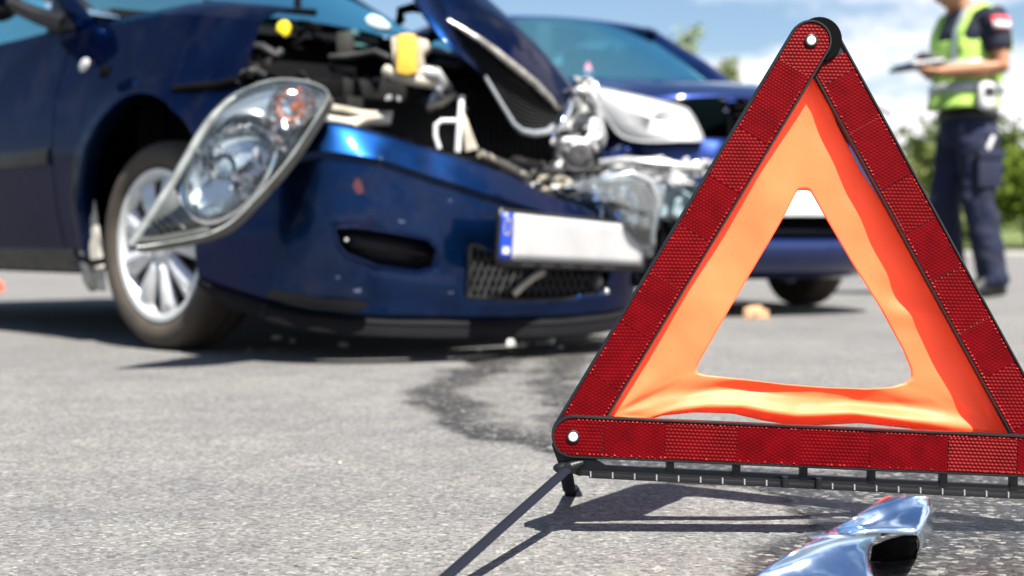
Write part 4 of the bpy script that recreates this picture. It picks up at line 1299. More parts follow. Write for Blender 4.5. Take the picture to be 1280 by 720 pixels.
for a in (("scrap_panel", 688, 118, 718, 168, 4.14, .4), ("scrap_panel", 706, 112, 745, 170, 4.2, 2.2), ("scrap_panel", 728, 104, 758, 190, 4.3, 3.3), ("scrap_panel", 690, 172, 730, 206, 4.1, 5.2),
          ("scrap_panel", 630, 198, 690, 232, 4.05, 7.7), ("scrap_panel", 690, 205, 760, 232, 4.12, 8.8), ("scrap_panel", 715, 95, 740, 125, 4.35, 11.2), ("scrap_panel", 655, 218, 715, 246, 4.0, 13.1)):
    crumple(*a[:7], M['silver_scrap'] if a[6] not in (7.7, 13.1) else M['beige'], .05, n=10, m=8)
for a, mt in ((((690, 178, 4.08), (712, 176, 4.06), (735, 178, 4.08), (748, 170, 4.12)), 'white'), (((742, 150, 4.1), (740, 168, 4.08), (732, 180, 4.07), (715, 184, 4.06)), 'white'), (((716, 118, 4.16), (724, 112, 4.14), (735, 116, 4.16), (745, 130, 4.2), (748, 165, 4.2)), 'silver_scrap'),
              (((640, 205, 4.0), (665, 210, 4.02), (700, 215, 4.06), (760, 212, 4.12)), 'trim_grey'), (((690, 196, 4.06), (715, 214, 4.08), (742, 206, 4.1)), 'trim_grey'), (((600, 192, 3.86), (630, 205, 3.92), (660, 222, 3.98)), 'beige'),
              (((690, 168, 4.02), (700, 158, 4.0), (708, 142, 4.04), (712, 128, 4.1)), 'chrome')):
    part_tube("bent_tube", list(a), .012, M[mt])
for k in range(18):
    x0 = rnd.uniform(645, 770); y0 = rnd.uniform(196, 234); r_ = rnd.uniform(5, 11)
    part_slab("broken_piece", [(x0, y0, 3.98), (x0 + r_, y0 + rnd.uniform(-4, 4), 4.0), (x0 + r_ * .8, y0 + rnd.uniform(4, 9), 3.99), (x0 - 2, y0 + rnd.uniform(3, 8), 3.98)], .02, rnd.choice((M['silver_scrap'], M['beige'], M['trim_grey'], M['black_plastic'], M['white'])), .002)
mb = MB(); mb.lathe([(.022, 0), (.036, .01), (.034, .02), (.018, .024), (0, .02)], C(726, 196, 4.02), I1.to_3x3() @ Vector((-.2, -1, .3)), 18); mb.build("lamp_motor", M['trim_grey'], car)

# ------------------------------------------------------------------ car two: the royal blue car behind
TH2 = math.radians(24)
car_b = thing("crashed_car", "royal blue car with pale headlight and crushed bumper corner, half hidden by the warning triangle", "car", (0.771, 6.559, 0.0), TH2 - math.pi / 2)
M2 = WM[car_b.name]; I2 = M2.inverted()
def C2(px, py, d): return I2 @ W(px, py, d)
BP = M['blue_paint_b']
SIDE2 = [(.17, .74), (.30, .77), (.45, .80), (.65, .80), (.85, .77), (1.0, .72), (1.06, .68)]
def fo(a, grow=0.0):
    """front outline in plan, a in -90..90 degrees"""
    t = math.radians(a)
    c, s_ = max(0.0, math.cos(t)), math.sin(t)
    return (0.22 + (0.66 + grow) * c ** 0.62, math.copysign(abs(s_) ** 0.72, s_) * (0.79 + grow * .5))
def front_rows(zs, n=60, a0=-90, a1=90):
    rows = []
    for z, off in zs:
        row = []
        for i in range(n + 1):
            a = lerp(a0, a1, i / n)
            x, y = fo(a, off)
            w_ = interp(z, SIDE2) / .80
            cr = max(0, min(1, (-y - .25) / .4))            # crushed corner on the side of the impact
            x -= cr * (0.10 + 0.05 * noise.noise(Vector((y * 6, z * 7, 2)))) * (1.0 if .40 < z < .72 else .4)
            row.append(Vector((x, y * w_, z + cr * .02 * noise.noise(Vector((y * 5, z * 4, 6))))))
        rows.append(row)
    return rows
mb = MB(); mb.grid(front_rows([(.150, -.22), (.165, -.10), (.19, -.045), (.23, -.005), (.27, .012), (.30, .012), (.318, -.005), (.325, -.05)]))
mb.build("front_bumper", BP, car_b, angle=45)
mb = MB(); mb.grid(front_rows([(.30, -.08), (.45, -.08)], n=40, a0=-70, a1=70)); mb.build("lower_intake", M['black_matte'], car_b)
mb = MB(); mb.grid(front_rows([(.332, -.02), (.352, .005), (.365, -.02)], n=40, a0=-70, a1=70)); mb.build("intake_bar", M['black_plastic'], car_b)
mb = MB(); mb.grid(front_rows([(.41, -.05), (.42, .0), (.46, .02), (.54, .02), (.62, .012), (.70, .0), (.72, -.04)])); mb.build("bumper_skin", BP, car_b, angle=45)
mb = MB(); mb.grid(front_rows([(.70, -.05), (.87, -.08)], n=40, a0=-13, a1=40)); gb = mb.build("grille", M['black_matte'], car_b)
for k in range(4):
    mb = MB(); z = .735 + .034 * k
    mb.grid(front_rows([(z, -.07), (z + .006, -.035), (z + .016, -.04), (z + .018, -.08)], n=24, a0=-12, a1=38)); mb.build("grille_bar", M['black_matte'], gb)
# hood
mb = MB(); rows = []
for j in range(17):
    t = j / 16; row = []
    for i in range(33):
        v = -1 + 2 * i / 32
        xf, yf = fo(v * 52, -0.03)
        x = lerp(-.46 - .0 + .10 * (1 - v * v), xf, t); y = lerp(v * .66, yf, t ** .8)
        z = lerp(1.05, .885, t ** 1.4) + .03 * (1 - v * v) - .03 * max(0, t - .85) / .15
        z += .012 * math.exp(-((abs(v) - .62) / .08) ** 2) * (1 - t)
        if v < -.4: z += .018 * noise.noise(Vector((x * 6, y * 6, 3))) * t
        row.append(Vector((x, y, z)))
    rows.append(row)
mb.grid(rows); mb.build("hood", BP, car_b, solid=.008)
ARC2 = 0.36
for s_ in (-1, 1):
    mb = MB(); rows = []
    for j in range(13):
        row = []
        for i in range(61):
            a = math.radians(lerp(198, -18, i / 60)); ca, sa = math.cos(a), math.sin(a); r = ARC2
            while True:
                x, z = ca * r, .30 + sa * r
                if x < -.60 or x > .50 or z < .18 or z > 1.0 - .12 * max(0, x) - .03 * max(0, -x): break
                r += .006
            rr = lerp(ARC2, max(r, ARC2 + .01), j / 12)
            x, z = ca * rr, .30 + sa * rr
            y = interp(z, SIDE2) - .05 * max(0, (x - .15) / .35) ** 2
            row.append(Vector((x, s_ * y, z)))
        rows.append(row)
    mb.grid(rows); mb.grid([rows[0], [p - Vector((0, s_ * .05, 0)) for p in rows[0]]])
    mb.build("front_fender", BP, car_b, angle=50, solid=.004)
    mb = MB(); mb.grid([[Vector((x, s_ * interp(z, SIDE2), z)) for x in [lerp(-.61, -1.75, i / 10) for i in range(11)]] for z in (.18, .3, .45, .65, .85, 1.0)])
    dr = mb.build("front_door", BP, car_b, solid=.03)
    mb = MB(); mb.grid([[Vector((x, s_ * interp(z, SIDE2), z)) for x in [lerp(-1.76, -3.0, i / 10) for i in range(11)]] for z in (.45, .65, .85, 1.0)])
    mb.build("rear_panel", BP, car_b, solid=.03)
    mb = MB(); mb.grid([[Vector((lerp(a, b_, i / 10), s_ * y, z)) for i in range(11)] for a, b_, y, z in ((-.70, -2.9, .715, 1.01), (-1.25, -2.65, .59, 1.43))])
    mb.build("side_window", M['windscreen'], car_b)
    mb = MB(); mb.tube([(-.50, s_ * .685, 1.03), (-.80, s_ * .64, 1.22), (-1.28, s_ * .555, 1.47), (-1.6, s_ * .545, 1.505)], .032, 8); mb.build("pillar", BP, car_b)
    mb = MB(); mb.tube([(-1.75, s_ * .70, 1.0), (-1.75, s_ * .56, 1.46)], .03, 8); mb.build("pillar", BP, car_b)
    mb = MB(); c = Vector((-.72, s_ * .86, 1.08)); mb.ball(c, (.06, .10, .07), 14, 10); mb.tube([c, c + Vector((0, -s_ * .16, -.05))], .03, 8); mb.build("wing_mirror", BP, car_b)
mb = MB(); mb.grid([[Vector((x + .12 * (1 - v * v), v * w_, z + .03 * (1 - v * v))) for v in [-1 + i / 8 for i in range(17)]] for x, w_, z in ((-.50, .675, 1.035), (-.88, .63, 1.25), (-1.27, .55, 1.465))])
mb.build("windscreen", M['windscreen'], car_b)
mb = MB(); mb.grid([[Vector((x, v * w_, z + .035 * (1 - v * v))) for v in [-1 + i / 8 for i in range(17)]] for x, w_, z in ((-1.17, .55, 1.46), (-1.5, .56, 1.50), (-2.2, .56, 1.50), (-2.7, .53, 1.44), (-3.02, .64, 1.0), (-3.08, .70, .5))])
mb.build("roof", BP, car_b, solid=.02)
mb = MB(); mb.grid([[Vector((x + .1 * (1 - v * v), v * .66, z)) for v in [-1 + i / 6 for i in range(13)]] for x, z in ((-.38, 1.02), (-.46, 1.035), (-.52, 1.04))]); mb.build("cowl_panel", M['black_matte'], car_b)
mb = MB(); mb.box((-.80, 0, .93), (.45, 1.24, .22)); mb.box((-1.7, -.36, .8), (.4, .48, .9)); mb.box((-1.7, .36, .8), (.4, .48, .9)); mb.box((-1.66, -.36, 1.32), (.12, .26, .2)); mb.box((-1.66, .36, 1.32), (.12, .26, .2)); mb.box((-1.6, 0, .25), (2.5, 1.3, .08))
mb.box((-2.6, 0, .75), (.3, 1.2, .8)); mb.box((-.1, 0, .5), (1.0, 1.1, .5))
mb.build("interior", M['black_matte'], car_b, bevel=.03)
mb = MB(); mb.lathe([(.16, .0), (.18, .012), (.16, .024), (.145, .012), (.16, 0)], (-1.12, .36, 1.0), (.9, 0, .5), 24); mb.build("steering_wheel", M['black_plastic'], car_b)
# pink and white pointed shape standing behind the glass
mb = MB(); mb.prism([C2(724, 108, 6.95), C2(728, 92, 6.95), (C2(735, 76, 6.95)), C2(742, 90, 6.95), C2(750, 108, 6.95)], I2.to_3x3() @ Vector((0, .05, 0)))
mb.build("pink_pointed_shape", pm("pink_matte", (0.62, 0.22, 0.34), 0.7, var=.4, vscale=30), car_b, bevel=.008)
wheel((0.0, .69, .30), math.radians(-6), 1, car_b)
wheel((0.0, -.69, .30), math.radians(-6), -1, car_b)
wheel((-2.45, .69, .30), 0, 1, car_b)
wheel((-2.45, -.69, .30), 0, -1, car_b)
# headlights
def c2d(px): return 5.58 + .0005 * (px - 757)
hp = dense_px([(745, 112), (760, 113), (790, 119), (820, 126), (846, 132), (860, 138), (868, 150), (874, 162), (878, 174), (868, 176), (850, 176), (820, 177), (790, 175), (772, 166), (757, 146), (748, 128)], 2)
hcx, hcy = 815, 148
def hring(f, dd): return [C2(hcx + (x - hcx) * f, hcy + (y - hcy) * f, c2d(x) + dd) for x, y in hp]
mb = MB(); ids = mb.grid([hring(1.02, -.02), hring(1.0, .10), hring(.7, .16)], close_u=True); mb.face(ids[-1])
h2 = mb.build("headlight", M['white'], car_b, angle=50)
mb = MB(); mb.tube(hring(1.0, -.022) + hring(1.0, -.022)[:1], .006, 6, caps=False); mb.build("headlight_rim", M['silver_scrap'], h2)
for px, py, r in ((795, 146, .075), (845, 153, .06)):
    mb = MB(); mb.lathe([(r, .0), (r * .95, -.02), (r * .6, -.06), (.01, -.075)], C2(px, py, c2d(px) + .02), I2.to_3x3() @ Vector((.05, -1, .1)), 24); mb.build("lamp_reflector", M['alloy'], h2)
mb = MB(); mb.grid([hring(.99, -.02), hring(.95, -.026), hring(.5, -.031), hring(.02, -.032)], close_u=True)
mb.build("lens", glass_mat("headlight_lens", (0.95, 0.97, 0.98), ior=1.5, boost=1.3, haze=.62, hazecol=(.9, .91, .92)), h2, angle=60)
mb = MB(); rows = front_rows([(.74, .0), (.80, -.005), (.86, -.03)], n=12, a0=30, a1=60); mb.grid(rows); mb.build("headlight", M['silver_scrap'], car_b, solid=.02)
# plate
mb = MB(); pp = [C2(955, 236, 5.66), C2(1078, 236, 5.84), C2(1078, 270, 5.84), C2(955, 270, 5.66)]
mb.prism(pp, I2.to_3x3() @ Vector((0, .015, 0))); mb.build("number_plate", M['white'], car_b, bevel=.003)
# crushed corner of car two
def pt2(name, pts, r, mat):
    mb = MB(); mb.tube([C2(*p) for p in pts], r, 8); return mb.build(name, mat, car_b)
for a, mt in ((("crushed_trim", 752, 200, 806, 226, 5.30, 1.3), M['silver_scrap']), (("crushed_trim", 795, 197, 848, 226, 5.25, 3.9), M['white']), (("crushed_trim", 838, 203, 892, 222, 5.35, 6.6), M['silver_scrap']), (("crushed_trim", 748, 184, 790, 206, 5.36, 8.6), BP),
              (("crushed_trim", 836, 217, 868, 234, 5.2, 9.2), M['white'])):
    crumple(*a, mt, .05, n=10, m=7, par=car_b, Cf=C2)
crumple("fog_lamp_lens", 812, 222, 884, 274, 5.3, 12.4, pm("dim_lens", (0.20, 0.27, 0.30), 0.2, coat=.5), .05, n=10, m=8, par=car_b, Cf=C2)
crumple("torn_liner", 776, 262, 868, 352, 5.46, 15.4, M['black_matte'], .06, n=10, m=8, par=car_b, Cf=C2)
pt2("bent_tube", [(745, 205, 5.3), (780, 200, 5.26), (830, 204, 5.24), (880, 212, 5.3)], .014, M['silver_scrap'])
pt2("bent_tube", [(836, 268, 5.2), (848, 274, 5.2), (872, 276, 5.22)], .012, M['trim_grey'])
for k in range(14):
    x0 = rnd.uniform(745, 890); y0 = rnd.uniform(196, 232); r_ = rnd.uniform(5, 13)
    mb = MB(); d = 5.2 + rnd.uniform(0, .1)
    mb.prism([C2(x0, y0, d), C2(x0 + r_, y0 + rnd.uniform(-3, 3), d), C2(x0 + r_ * .8, y0 + rnd.uniform(4, 8), d), C2(x0 - 2, y0 + 5, d)], I2.to_3x3() @ Vector((0, .02, 0)))
    mb.build("broken_piece", rnd.choice((M['silver_scrap'], M['white'], M['trim_grey'], M['black_plastic'])), car_b, bevel=.002)

# ------------------------------------------------------------------ the person writing notes
PG = ground(1207, 371)
per = thing("person", "person in a yellow-green safety vest and navy trousers writing in a black notebook", "person", tuple(PG), math.radians(195))
MP = WM[per.name]
def ring(c, rx, ry, n=20, tilt=0.0, sq=2.3):
    out = []
    for k in range(n):
        a = 2 * math.pi * k / n
        ca, sa = math.cos(a), math.sin(a)
        x = math.copysign(abs(ca) ** (2 / sq), ca) * rx; y = math.copysign(abs(sa) ** (2 / sq), sa) * ry
        out.append(Vector((c[0] + x * math.cos(tilt), c[1] + y, c[2] - x * math.sin(tilt))))
    return out
def loft(mb, rings):
    ids = mb.grid(rings, close_u=True); mb.face(list(reversed(ids[0]))); mb.face(ids[-1])
def blend(o, voxel, it=4):
    md = o.modifiers.new("blend", 'REMESH'); md.mode = 'VOXEL'; md.voxel_size = voxel; md.use_smooth_shade = True
    sm = o.modifiers.new("soften", 'SMOOTH'); sm.iterations = it; sm.factor = .5
M['skin'] = pm("skin", (0.33, 0.155, 0.08), 0.5, var=.12)
M['navy'] = pm("navy_cloth", (0.008, 0.012, 0.034), 0.85, var=.3, vscale=9, bump=.3, bscale=40)
M['vest'] = pm("hi_vis_cloth", (0.34, 0.54, 0.10), 0.6, var=.12)
M['strip'] = pm("reflective_strip", (0.42, 0.44, 0.42), 0.35, metal=.3)
M['hair'] = pm("dark_hair", (0.03, 0.02, 0.014), 0.6)
# body: one continuous skin, bent head, both forearms forward
HB = Vector((.115, 0, 1.715)); HT = .55
def hd(x, y, z):   # head frame, nodding forward
    return HB + Vector((x * math.cos(HT) + z * math.sin(HT), y, -x * math.sin(HT) + z * math.cos(HT)))
mb = MB()
rows = []
for j in range(13):
    th = math.pi * j / 12; k_ = max(math.sin(th), .02); zz = math.cos(th)
    row = []
    for i in range(20):
        a = 2 * math.pi * i / 20
        x = .098 * k_ * math.cos(a); y = .075 * k_ * math.sin(a); z = .122 * zz
        if z < 0: x = x * (1 - .12 * (-zz)) + .018 * (-zz); y *= 1 - .28 * (-zz) ** 1.5
        row.append(hd(x, y, z))
    rows.append(row)
mb.grid(rows, close_u=True)
mb.tube([hd(.088, 0, .03), hd(.112, 0, -.015), hd(.108, 0, -.032)], [.008, .014, .010], 8)          # nose
mb.tube([hd(.086, -.022, -.062), hd(.096, 0, -.060), hd(.086, .022, -.062)], [.005, .008, .005], 6)   # lips
mb.tube([hd(.075, -.014, -.105), hd(.086, 0, -.106), hd(.075, .014, -.105)], .014, 8)                 # chin
for s_ in (-1, 1):
    mb.ball(hd(-.004, s_ * .076, -.01), (.016, .008, .030), 10, 8)
    mb.tube([hd(.08, s_ * .012, .032), hd(.082, s_ * .035, .036), hd(.072, s_ * .052, .030)], .007, 6)  # brow
loft(mb, [ring((.02, 0, 1.50), .085, .10), ring((.02, 0, 1.57), .062, .066), ring((.05, 0, 1.63), .055, .056), ring((.085, 0, 1.68), .055, .055)])
loft(mb, [ring((0, 0, 1.0), .10, .14), ring((0, 0, 1.2), .11, .15), ring((0, 0, 1.4), .12, .16), ring((0, 0, 1.53), .09, .16)])
def hand(wr, fwd, up_, side):
    """palm and five fingers curled around what is held; side: +1 thumb towards +Y"""
    wr = Vector(wr); f = Vector(fwd).normalized(); u = Vector(up_).normalized(); s2 = f.cross(u) * -side
    mb.tube([wr - f * .03, wr, wr + f * .045, wr + f * .085], [.026, .026, .038, .034], 10, flat=.5, up=u)
    for k, (off, ln) in enumerate(((-.030, .062), (-.010, .074), (.011, .070), (.030, .055))):
        b0 = wr + f * .082 + s2 * off
        mb.tube([b0, b0 + f * ln * .45 + u * .006, b0 + f * ln * .75 + u * .022, b0 + f * ln * .7 + u * .040], [.0095, .009, .0085, .0075], 7)
    t0 = wr + f * .03 - s2 * .034
    mb.tube([t0, t0 + f * .03 - s2 * .022 + u * .015, t0 + f * .058 - s2 * .018 + u * .030], [.012, .0105, .009], 7)
SHL = Vector((-.03, .205, 1.52)); ELL = Vector((-.045, .255, 1.255)); WRL = Vector((.26, .135, 1.235))
SHR = Vector((-.02, -.205, 1.52)); ELR = Vector((.03, -.27, 1.26)); WRR = Vector((.25, -.10, 1.30))
for sh_, el, wr in ((SHL, ELL, WRL), (SHR, ELR, WRR)):
    mb.tube([Vector((0, sh_.y * .5, 1.50)), sh_, sh_.lerp(el, .5), el, el.lerp(wr, .3), el.lerp(wr, .8), wr], [.06, .062, .054, .045, .047, .034, .028], 12)
hand(WRL, (1, -.25, .10), (-.1, 0, 1), 1)
hand(WRR, (.9, .35, -.10), (0, .1, -1), 1)
body = mb.build("body", M['skin'], per); blend(body, .0075, 5)
for s_ in (-1, 1):
    mb = MB(); mb.ball(hd(.086, s_ * .032, .012), .011, 10, 8); mb.build("eye", M['white'], body)
# hair cap
mb = MB(); rows = []
for j in range(8):
    th = math.pi * .56 * j / 7; k_ = max(math.sin(th), .02)
    rows.append([hd(.104 * k_ * math.cos(a) - .010 - (.02 if j > 4 and math.cos(a) > .3 else 0), .082 * k_ * math.sin(a), .130 * math.cos(th) - .0 - (.05 * max(0, -math.cos(a)) if j > 4 else 0)) for a in [2 * math.pi * i / 20 for i in range(20)]])
mb.grid(rows, close_u=True); mb.build("hair", M['hair'], per, solid=.012)
# shirt
mb = MB()
loft(mb, [ring((0, 0, .98), .130, .172), ring((0, 0, 1.15), .132, .172), ring((.01, 0, 1.32), .146, .185), ring((.005, 0, 1.46), .146, .20), ring((0, 0, 1.55), .11, .175), ring((.02, 0, 1.60), .075, .085)])
for sh_, el in ((SHL, ELL), (SHR, ELR)):
    mb.tube([Vector((0, sh_.y * .5, 1.51)), sh_ + Vector((0, 0, .005)), sh_.lerp(el, .3), sh_.lerp(el, .62), sh_.lerp(el, .66)], [.07, .080, .078, .074, .066], 14)
shirt = mb.build("shirt", pm('dark_navy_cloth', (0.006, 0.009, 0.022), .85, var=.2), per); blend(shirt, .011, 5)
# sleeve patch
def on_sleeve(u, v, off):
    c = SHL.lerp(ELL, v); return c + Vector((.055 * u + .01, .078 + off - .022 * u * u, .01))
for nm, v0, v1, mt in (("sleeve_patch", .02, .30, pm("patch_red", (0.70, 0.05, 0.07), .6)), ("sleeve_patch", .14, .27, M['white'])):
    k = .006 if mt is not M['white'] else .011
    mb = MB(); mb.grid([[on_sleeve(u, v, k) for u in (-1, -.5, 0, .5, 1)] for v in (v0, (v0 + v1) / 2, v1)]); mb.build(nm, mt, shirt, solid=.004)
# vest: body panel plus shoulder straps
mb = MB()
loft(mb, [ring((.035, 0, 1.045), .190, .196), ring((.02, 0, 1.12), .178, .194), ring((.0, 0, 1.22), .176, .196), ring((-.005, 0, 1.33), .175, .200), ring((-.01, 0, 1.42), .168, .198)])
for s_ in (-1, 1):
    mb.tube([(.140, s_ * .11, 1.36), (.135, s_ * .115, 1.46), (.08, s_ * .125, 1.57), (.0, s_ * .13, 1.605), (-.09, s_ * .125, 1.57), (-.15, s_ * .11, 1.46), (-.165, s_ * .10, 1.36)], [.05, .055, .052, .05, .055, .07, .075], 10, flat=.38)
loft(mb, [ring((-.11, 0, 1.36), .06, .14), ring((-.115, 0, 1.5), .05, .12), ring((-.08, 0, 1.585), .04, .09)])
vest = mb.build("vest", M['vest'], per); blend(vest, .011, 3)
for z in (1.155, 1.275):
    mb = MB()
    mb.grid([ring((.012 if z < 1.2 else -.003, 0, z - .027), .187, .206, 32), ring((.008 if z < 1.2 else -.003, 0, z + .027), .186, .206, 32)], close_u=True)
    mb.build("reflective_strip", M['strip'], vest, solid=.003)
mb = MB(); mb.tube([(.152, .10, 1.30), (.150, .108, 1.46), (.10, .12, 1.575), (.02, .13, 1.632)], [.028] * 4, 8, flat=.3); mb.build("reflective_strip", M['strip'], vest)
# trousers with knee folds and cargo pocket
mb = MB()
loft(mb, [ring((.0, 0, .84), .125, .17), ring((0, 0, .93), .140, .182), ring((0, 0, 1.02), .132, .172)])
LEGS = (((0, .095, .92), (.0, .125, .52), (-.085, .13, .10)), ((0, -.095, .92), (.06, -.12, .52), (.02, -.13, .10)))
for hp_, kn, an in LEGS:
    hp_, kn, an = Vector(hp_), Vector(kn), Vector(an)
    mb.tube([hp_, hp_.lerp(kn, .35), hp_.lerp(kn, .7), kn + Vector((.012, 0, .02)), kn.lerp(an, .25), kn.lerp(an, .6), kn.lerp(an, .85), an, an - Vector((0, 0, .03))], [.118, .112, .098, .092, .086, .086, .082, .088, .08], 16)
tr = mb.build("trousers", M['navy'], per); blend(tr, .012, 3)
md = tr.modifiers.new("folds", 'DISPLACE')
tx = bpy.data.textures.new("cloth_folds", 'CLOUDS'); tx.noise_scale = .09; md.texture = tx; md.strength = .035; md.mid_level = .5
mb = MB(); mb.box((.0, .215, .70), (.15, .035, .19)); mb.box((.0, .222, .785), (.16, .04, .05)); mb.build("cargo_pocket", M['navy'], tr, bevel=.012)
mb = MB(); mb.prism([(.02, .236, .80), (-.015, .236, .88), (.0, .236, .89), (.04, .236, .82)], (0, .012, 0)); mb.build("white_tag", M['white'], tr, bevel=.003)
mb = MB(); mb.grid([ring((0, 0, .985), .148, .188, 32), ring((0, 0, 1.03), .146, .186, 32)], close_u=True); mb.build("belt", M['black_plastic'], per, solid=.006)
for (an, yaw) in ((Vector((-.085, .13, 0)), 0), (Vector((.02, -.13, 0)), 0)):
    mb = MB()
    loft(mb, [ring((an.x + .055, an.y, .004), .145, .050), ring((an.x + .055, an.y, .035), .145, .052), ring((an.x + .035, an.y, .07), .115, .048), ring((an.x + .0, an.y, .12), .07, .05), ring((an.x, an.y, .17), .062, .056)])
    mb.build("shoe", M['black_plastic'], per, subsurf=1)
# things carried
def pw_(p): return MP @ Vector(p)
nb = thing("notebook", "open black notebook with white pages in the hands of the person in the vest", "notebook", tuple(pw_((.33, .02, 1.27))), math.radians(195))
R = Matrix.Rotation(math.radians(8), 3, 'Y')
mb = MB(); mb.box((0, 0, 0), (.21, .24, .022), R); mb.build("cover", M['black_plastic'], nb, bevel=.004)
mb = MB(); mb.box(R @ Vector((-.01, 0, .019)), (.19, .22, .014), R); mb.grid([[R @ Vector((-.10 + .17 * t, lerp(-.10, .10, i / 6), .028 + .045 * math.sin(t * 2.4))) for i in range(7)] for t in (0, .2, .4, .6, .8, 1)]); mb.build("page", M['white'], nb)
dev = thing("radio", "pale handheld radio clipped to the belt of the person in the vest", "radio", tuple(pw_((.035, .205, 1.03))), math.radians(195))
mb = MB(); loft(mb, [ring((0, .03, -.01), .042, .026), ring((0, .03, .02), .054, .032), ring((0, .03, .10), .056, .032), ring((0, .03, .15), .046, .028)]); mb.build("casing", pm("pale_casing", (0.55, 0.55, 0.55), .45), dev, subsurf=1)
mb = MB(); mb.box((.0, .062, .09), (.06, .01, .05)); mb.build("speaker_grille", M['trim_grey'], dev, bevel=.004)
mb = MB(); mb.tube([(-.03, .03, .14), (-.03, .03, .20)], .006, 6); mb.build("aerial", M['black_plastic'], dev)

# ------------------------------------------------------------------ trees and bushes behind
def leaf_mat(name, col):
    m = bpy.data.materials.new(name); m.use_nodes = True
    t = m.node_tree; t.nodes.clear()
    o = t.nodes.new("ShaderNodeOutputMaterial"); d = t.nodes.new("ShaderNodeBsdfDiffuse"); tl = t.nodes.new("ShaderNodeBsdfTranslucent")
    gi = t.nodes.new("ShaderNodeNewGeometry")
    hs = t.nodes.new("ShaderNodeHueSaturation"); hs.inputs["Color"].default_value = (*col, 1)
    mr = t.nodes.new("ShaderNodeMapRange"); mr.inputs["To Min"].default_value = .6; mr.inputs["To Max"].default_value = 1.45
    t.links.new(gi.outputs["Random Per Island"], mr.inputs["Value"]); t.links.new(mr.outputs["Result"], hs.inputs["Value"])
    t.links.new(hs.outputs[0], d.inputs[0]); t.links.new(hs.outputs[0], tl.inputs[0])
    mx = t.nodes.new("ShaderNodeMixShader"); mx.inputs[0].default_value = .35
    t.links.new(d.outputs[0], mx.inputs[1]); t.links.new(tl.outputs[0], mx.inputs[2]); t.links.new(mx.outputs[0], o.inputs[0])
    return m
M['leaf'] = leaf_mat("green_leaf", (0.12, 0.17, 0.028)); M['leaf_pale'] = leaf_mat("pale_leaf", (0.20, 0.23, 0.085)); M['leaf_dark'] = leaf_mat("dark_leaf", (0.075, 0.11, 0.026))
M['bark'] = pm("bark", (0.10, 0.08, 0.06), .9, var=.3)
def tree(name, label, group, pos, h, w_, trunk_h, seed, n, leaf, mat):
    r = random.Random(seed)
    t = thing(name, label, "bush" if name == "bush" else "tree", pos, r.uniform(0, 6), group)
    mb = MB()
    mb.tube([(0, 0, -.2), (0.03 * h, 0, h * .3), (0.0, .02 * h, h * .6), (0.01 * h, 0, h * .85)], [.035 * h * .6, .028 * h * .6, .018 * h * .6, .006 * h], 7)
    clumps = []
    for k in range(16):
        a = r.uniform(0, 6.28); zz = lerp(trunk_h, h * .93, r.random() ** .8)
        prof = math.sin(math.pi * min(.97, max(.12, (zz - trunk_h * .6) / (h - trunk_h * .6)))) ** .6
        q = w_ * prof * r.uniform(.35, .95)
        c = Vector((q * math.cos(a), q * math.sin(a), zz)); clumps.append((c, w_ * r.uniform(.22, .42)))
        mb.tube([(0, 0, max(.1, zz - q * .8)), c * .5 + Vector((0, 0, zz * .5 - q * .15)), c], [.012 * h, .008 * h, .003 * h], 5)
    mb.build("trunk", M['bark'], t)
    mb = MB()
    for k in range(n):
        c, cr = r.choice(clumps)
        v = Vector((r.gauss(0, 1), r.gauss(0, 1), r.gauss(0, .8))).normalized() * cr * r.random() ** .45
        p = c + v; 
        if p.z < .05: p.z = r.uniform(.05, .4)
        a = Vector((r.gauss(0, 1), r.gauss(0, 1), r.gauss(0, 1))).normalized(); b_ = a.orthogonal().normalized() 
        b_ = (b_ * math.cos(r.uniform(0, 6)) + a.cross(b_) * math.sin(r.uniform(0, 6)))
        l = leaf * r.uniform(.6, 1.3)
        mb.poly([p - a * l, p + b_ * l * .45, p + a * l, p - b_ * l * .45])
    mb.build("crown", mat, t, smooth=False, weld=False)
    return t
rt = random.Random(21)
for k, (x, y, h, w_, lb, mt) in enumerate((
        (9.2, 40.5, 3.4, 2.1, "bush behind the royal blue car, hidden by the reflector bar of the warning triangle", 'leaf'),
        (11.8, 39.5, 2.7, 1.7, "pale green bush showing in the gap between the warning triangle and the person", 'leaf_pale'),
        (14.5, 40.0, 3.5, 2.1, "sunlit green bush at the verge right behind the person's back", 'leaf'),
        (17.2, 41.0, 3.7, 2.2, "green bush at the end of the row, beyond the person's back", 'leaf_pale'))):
    tree("bush", lb, None, (x, y, .2), h, w_, .4, 100 + k, 2800, .16, M[mt])
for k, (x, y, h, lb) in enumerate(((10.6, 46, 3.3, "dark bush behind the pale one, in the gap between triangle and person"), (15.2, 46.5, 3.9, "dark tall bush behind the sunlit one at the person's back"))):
    tree("bush", lb, None, (x, y, .3), h, 2.8, .4, 200 + k, 2800, .2, M['leaf_dark'])
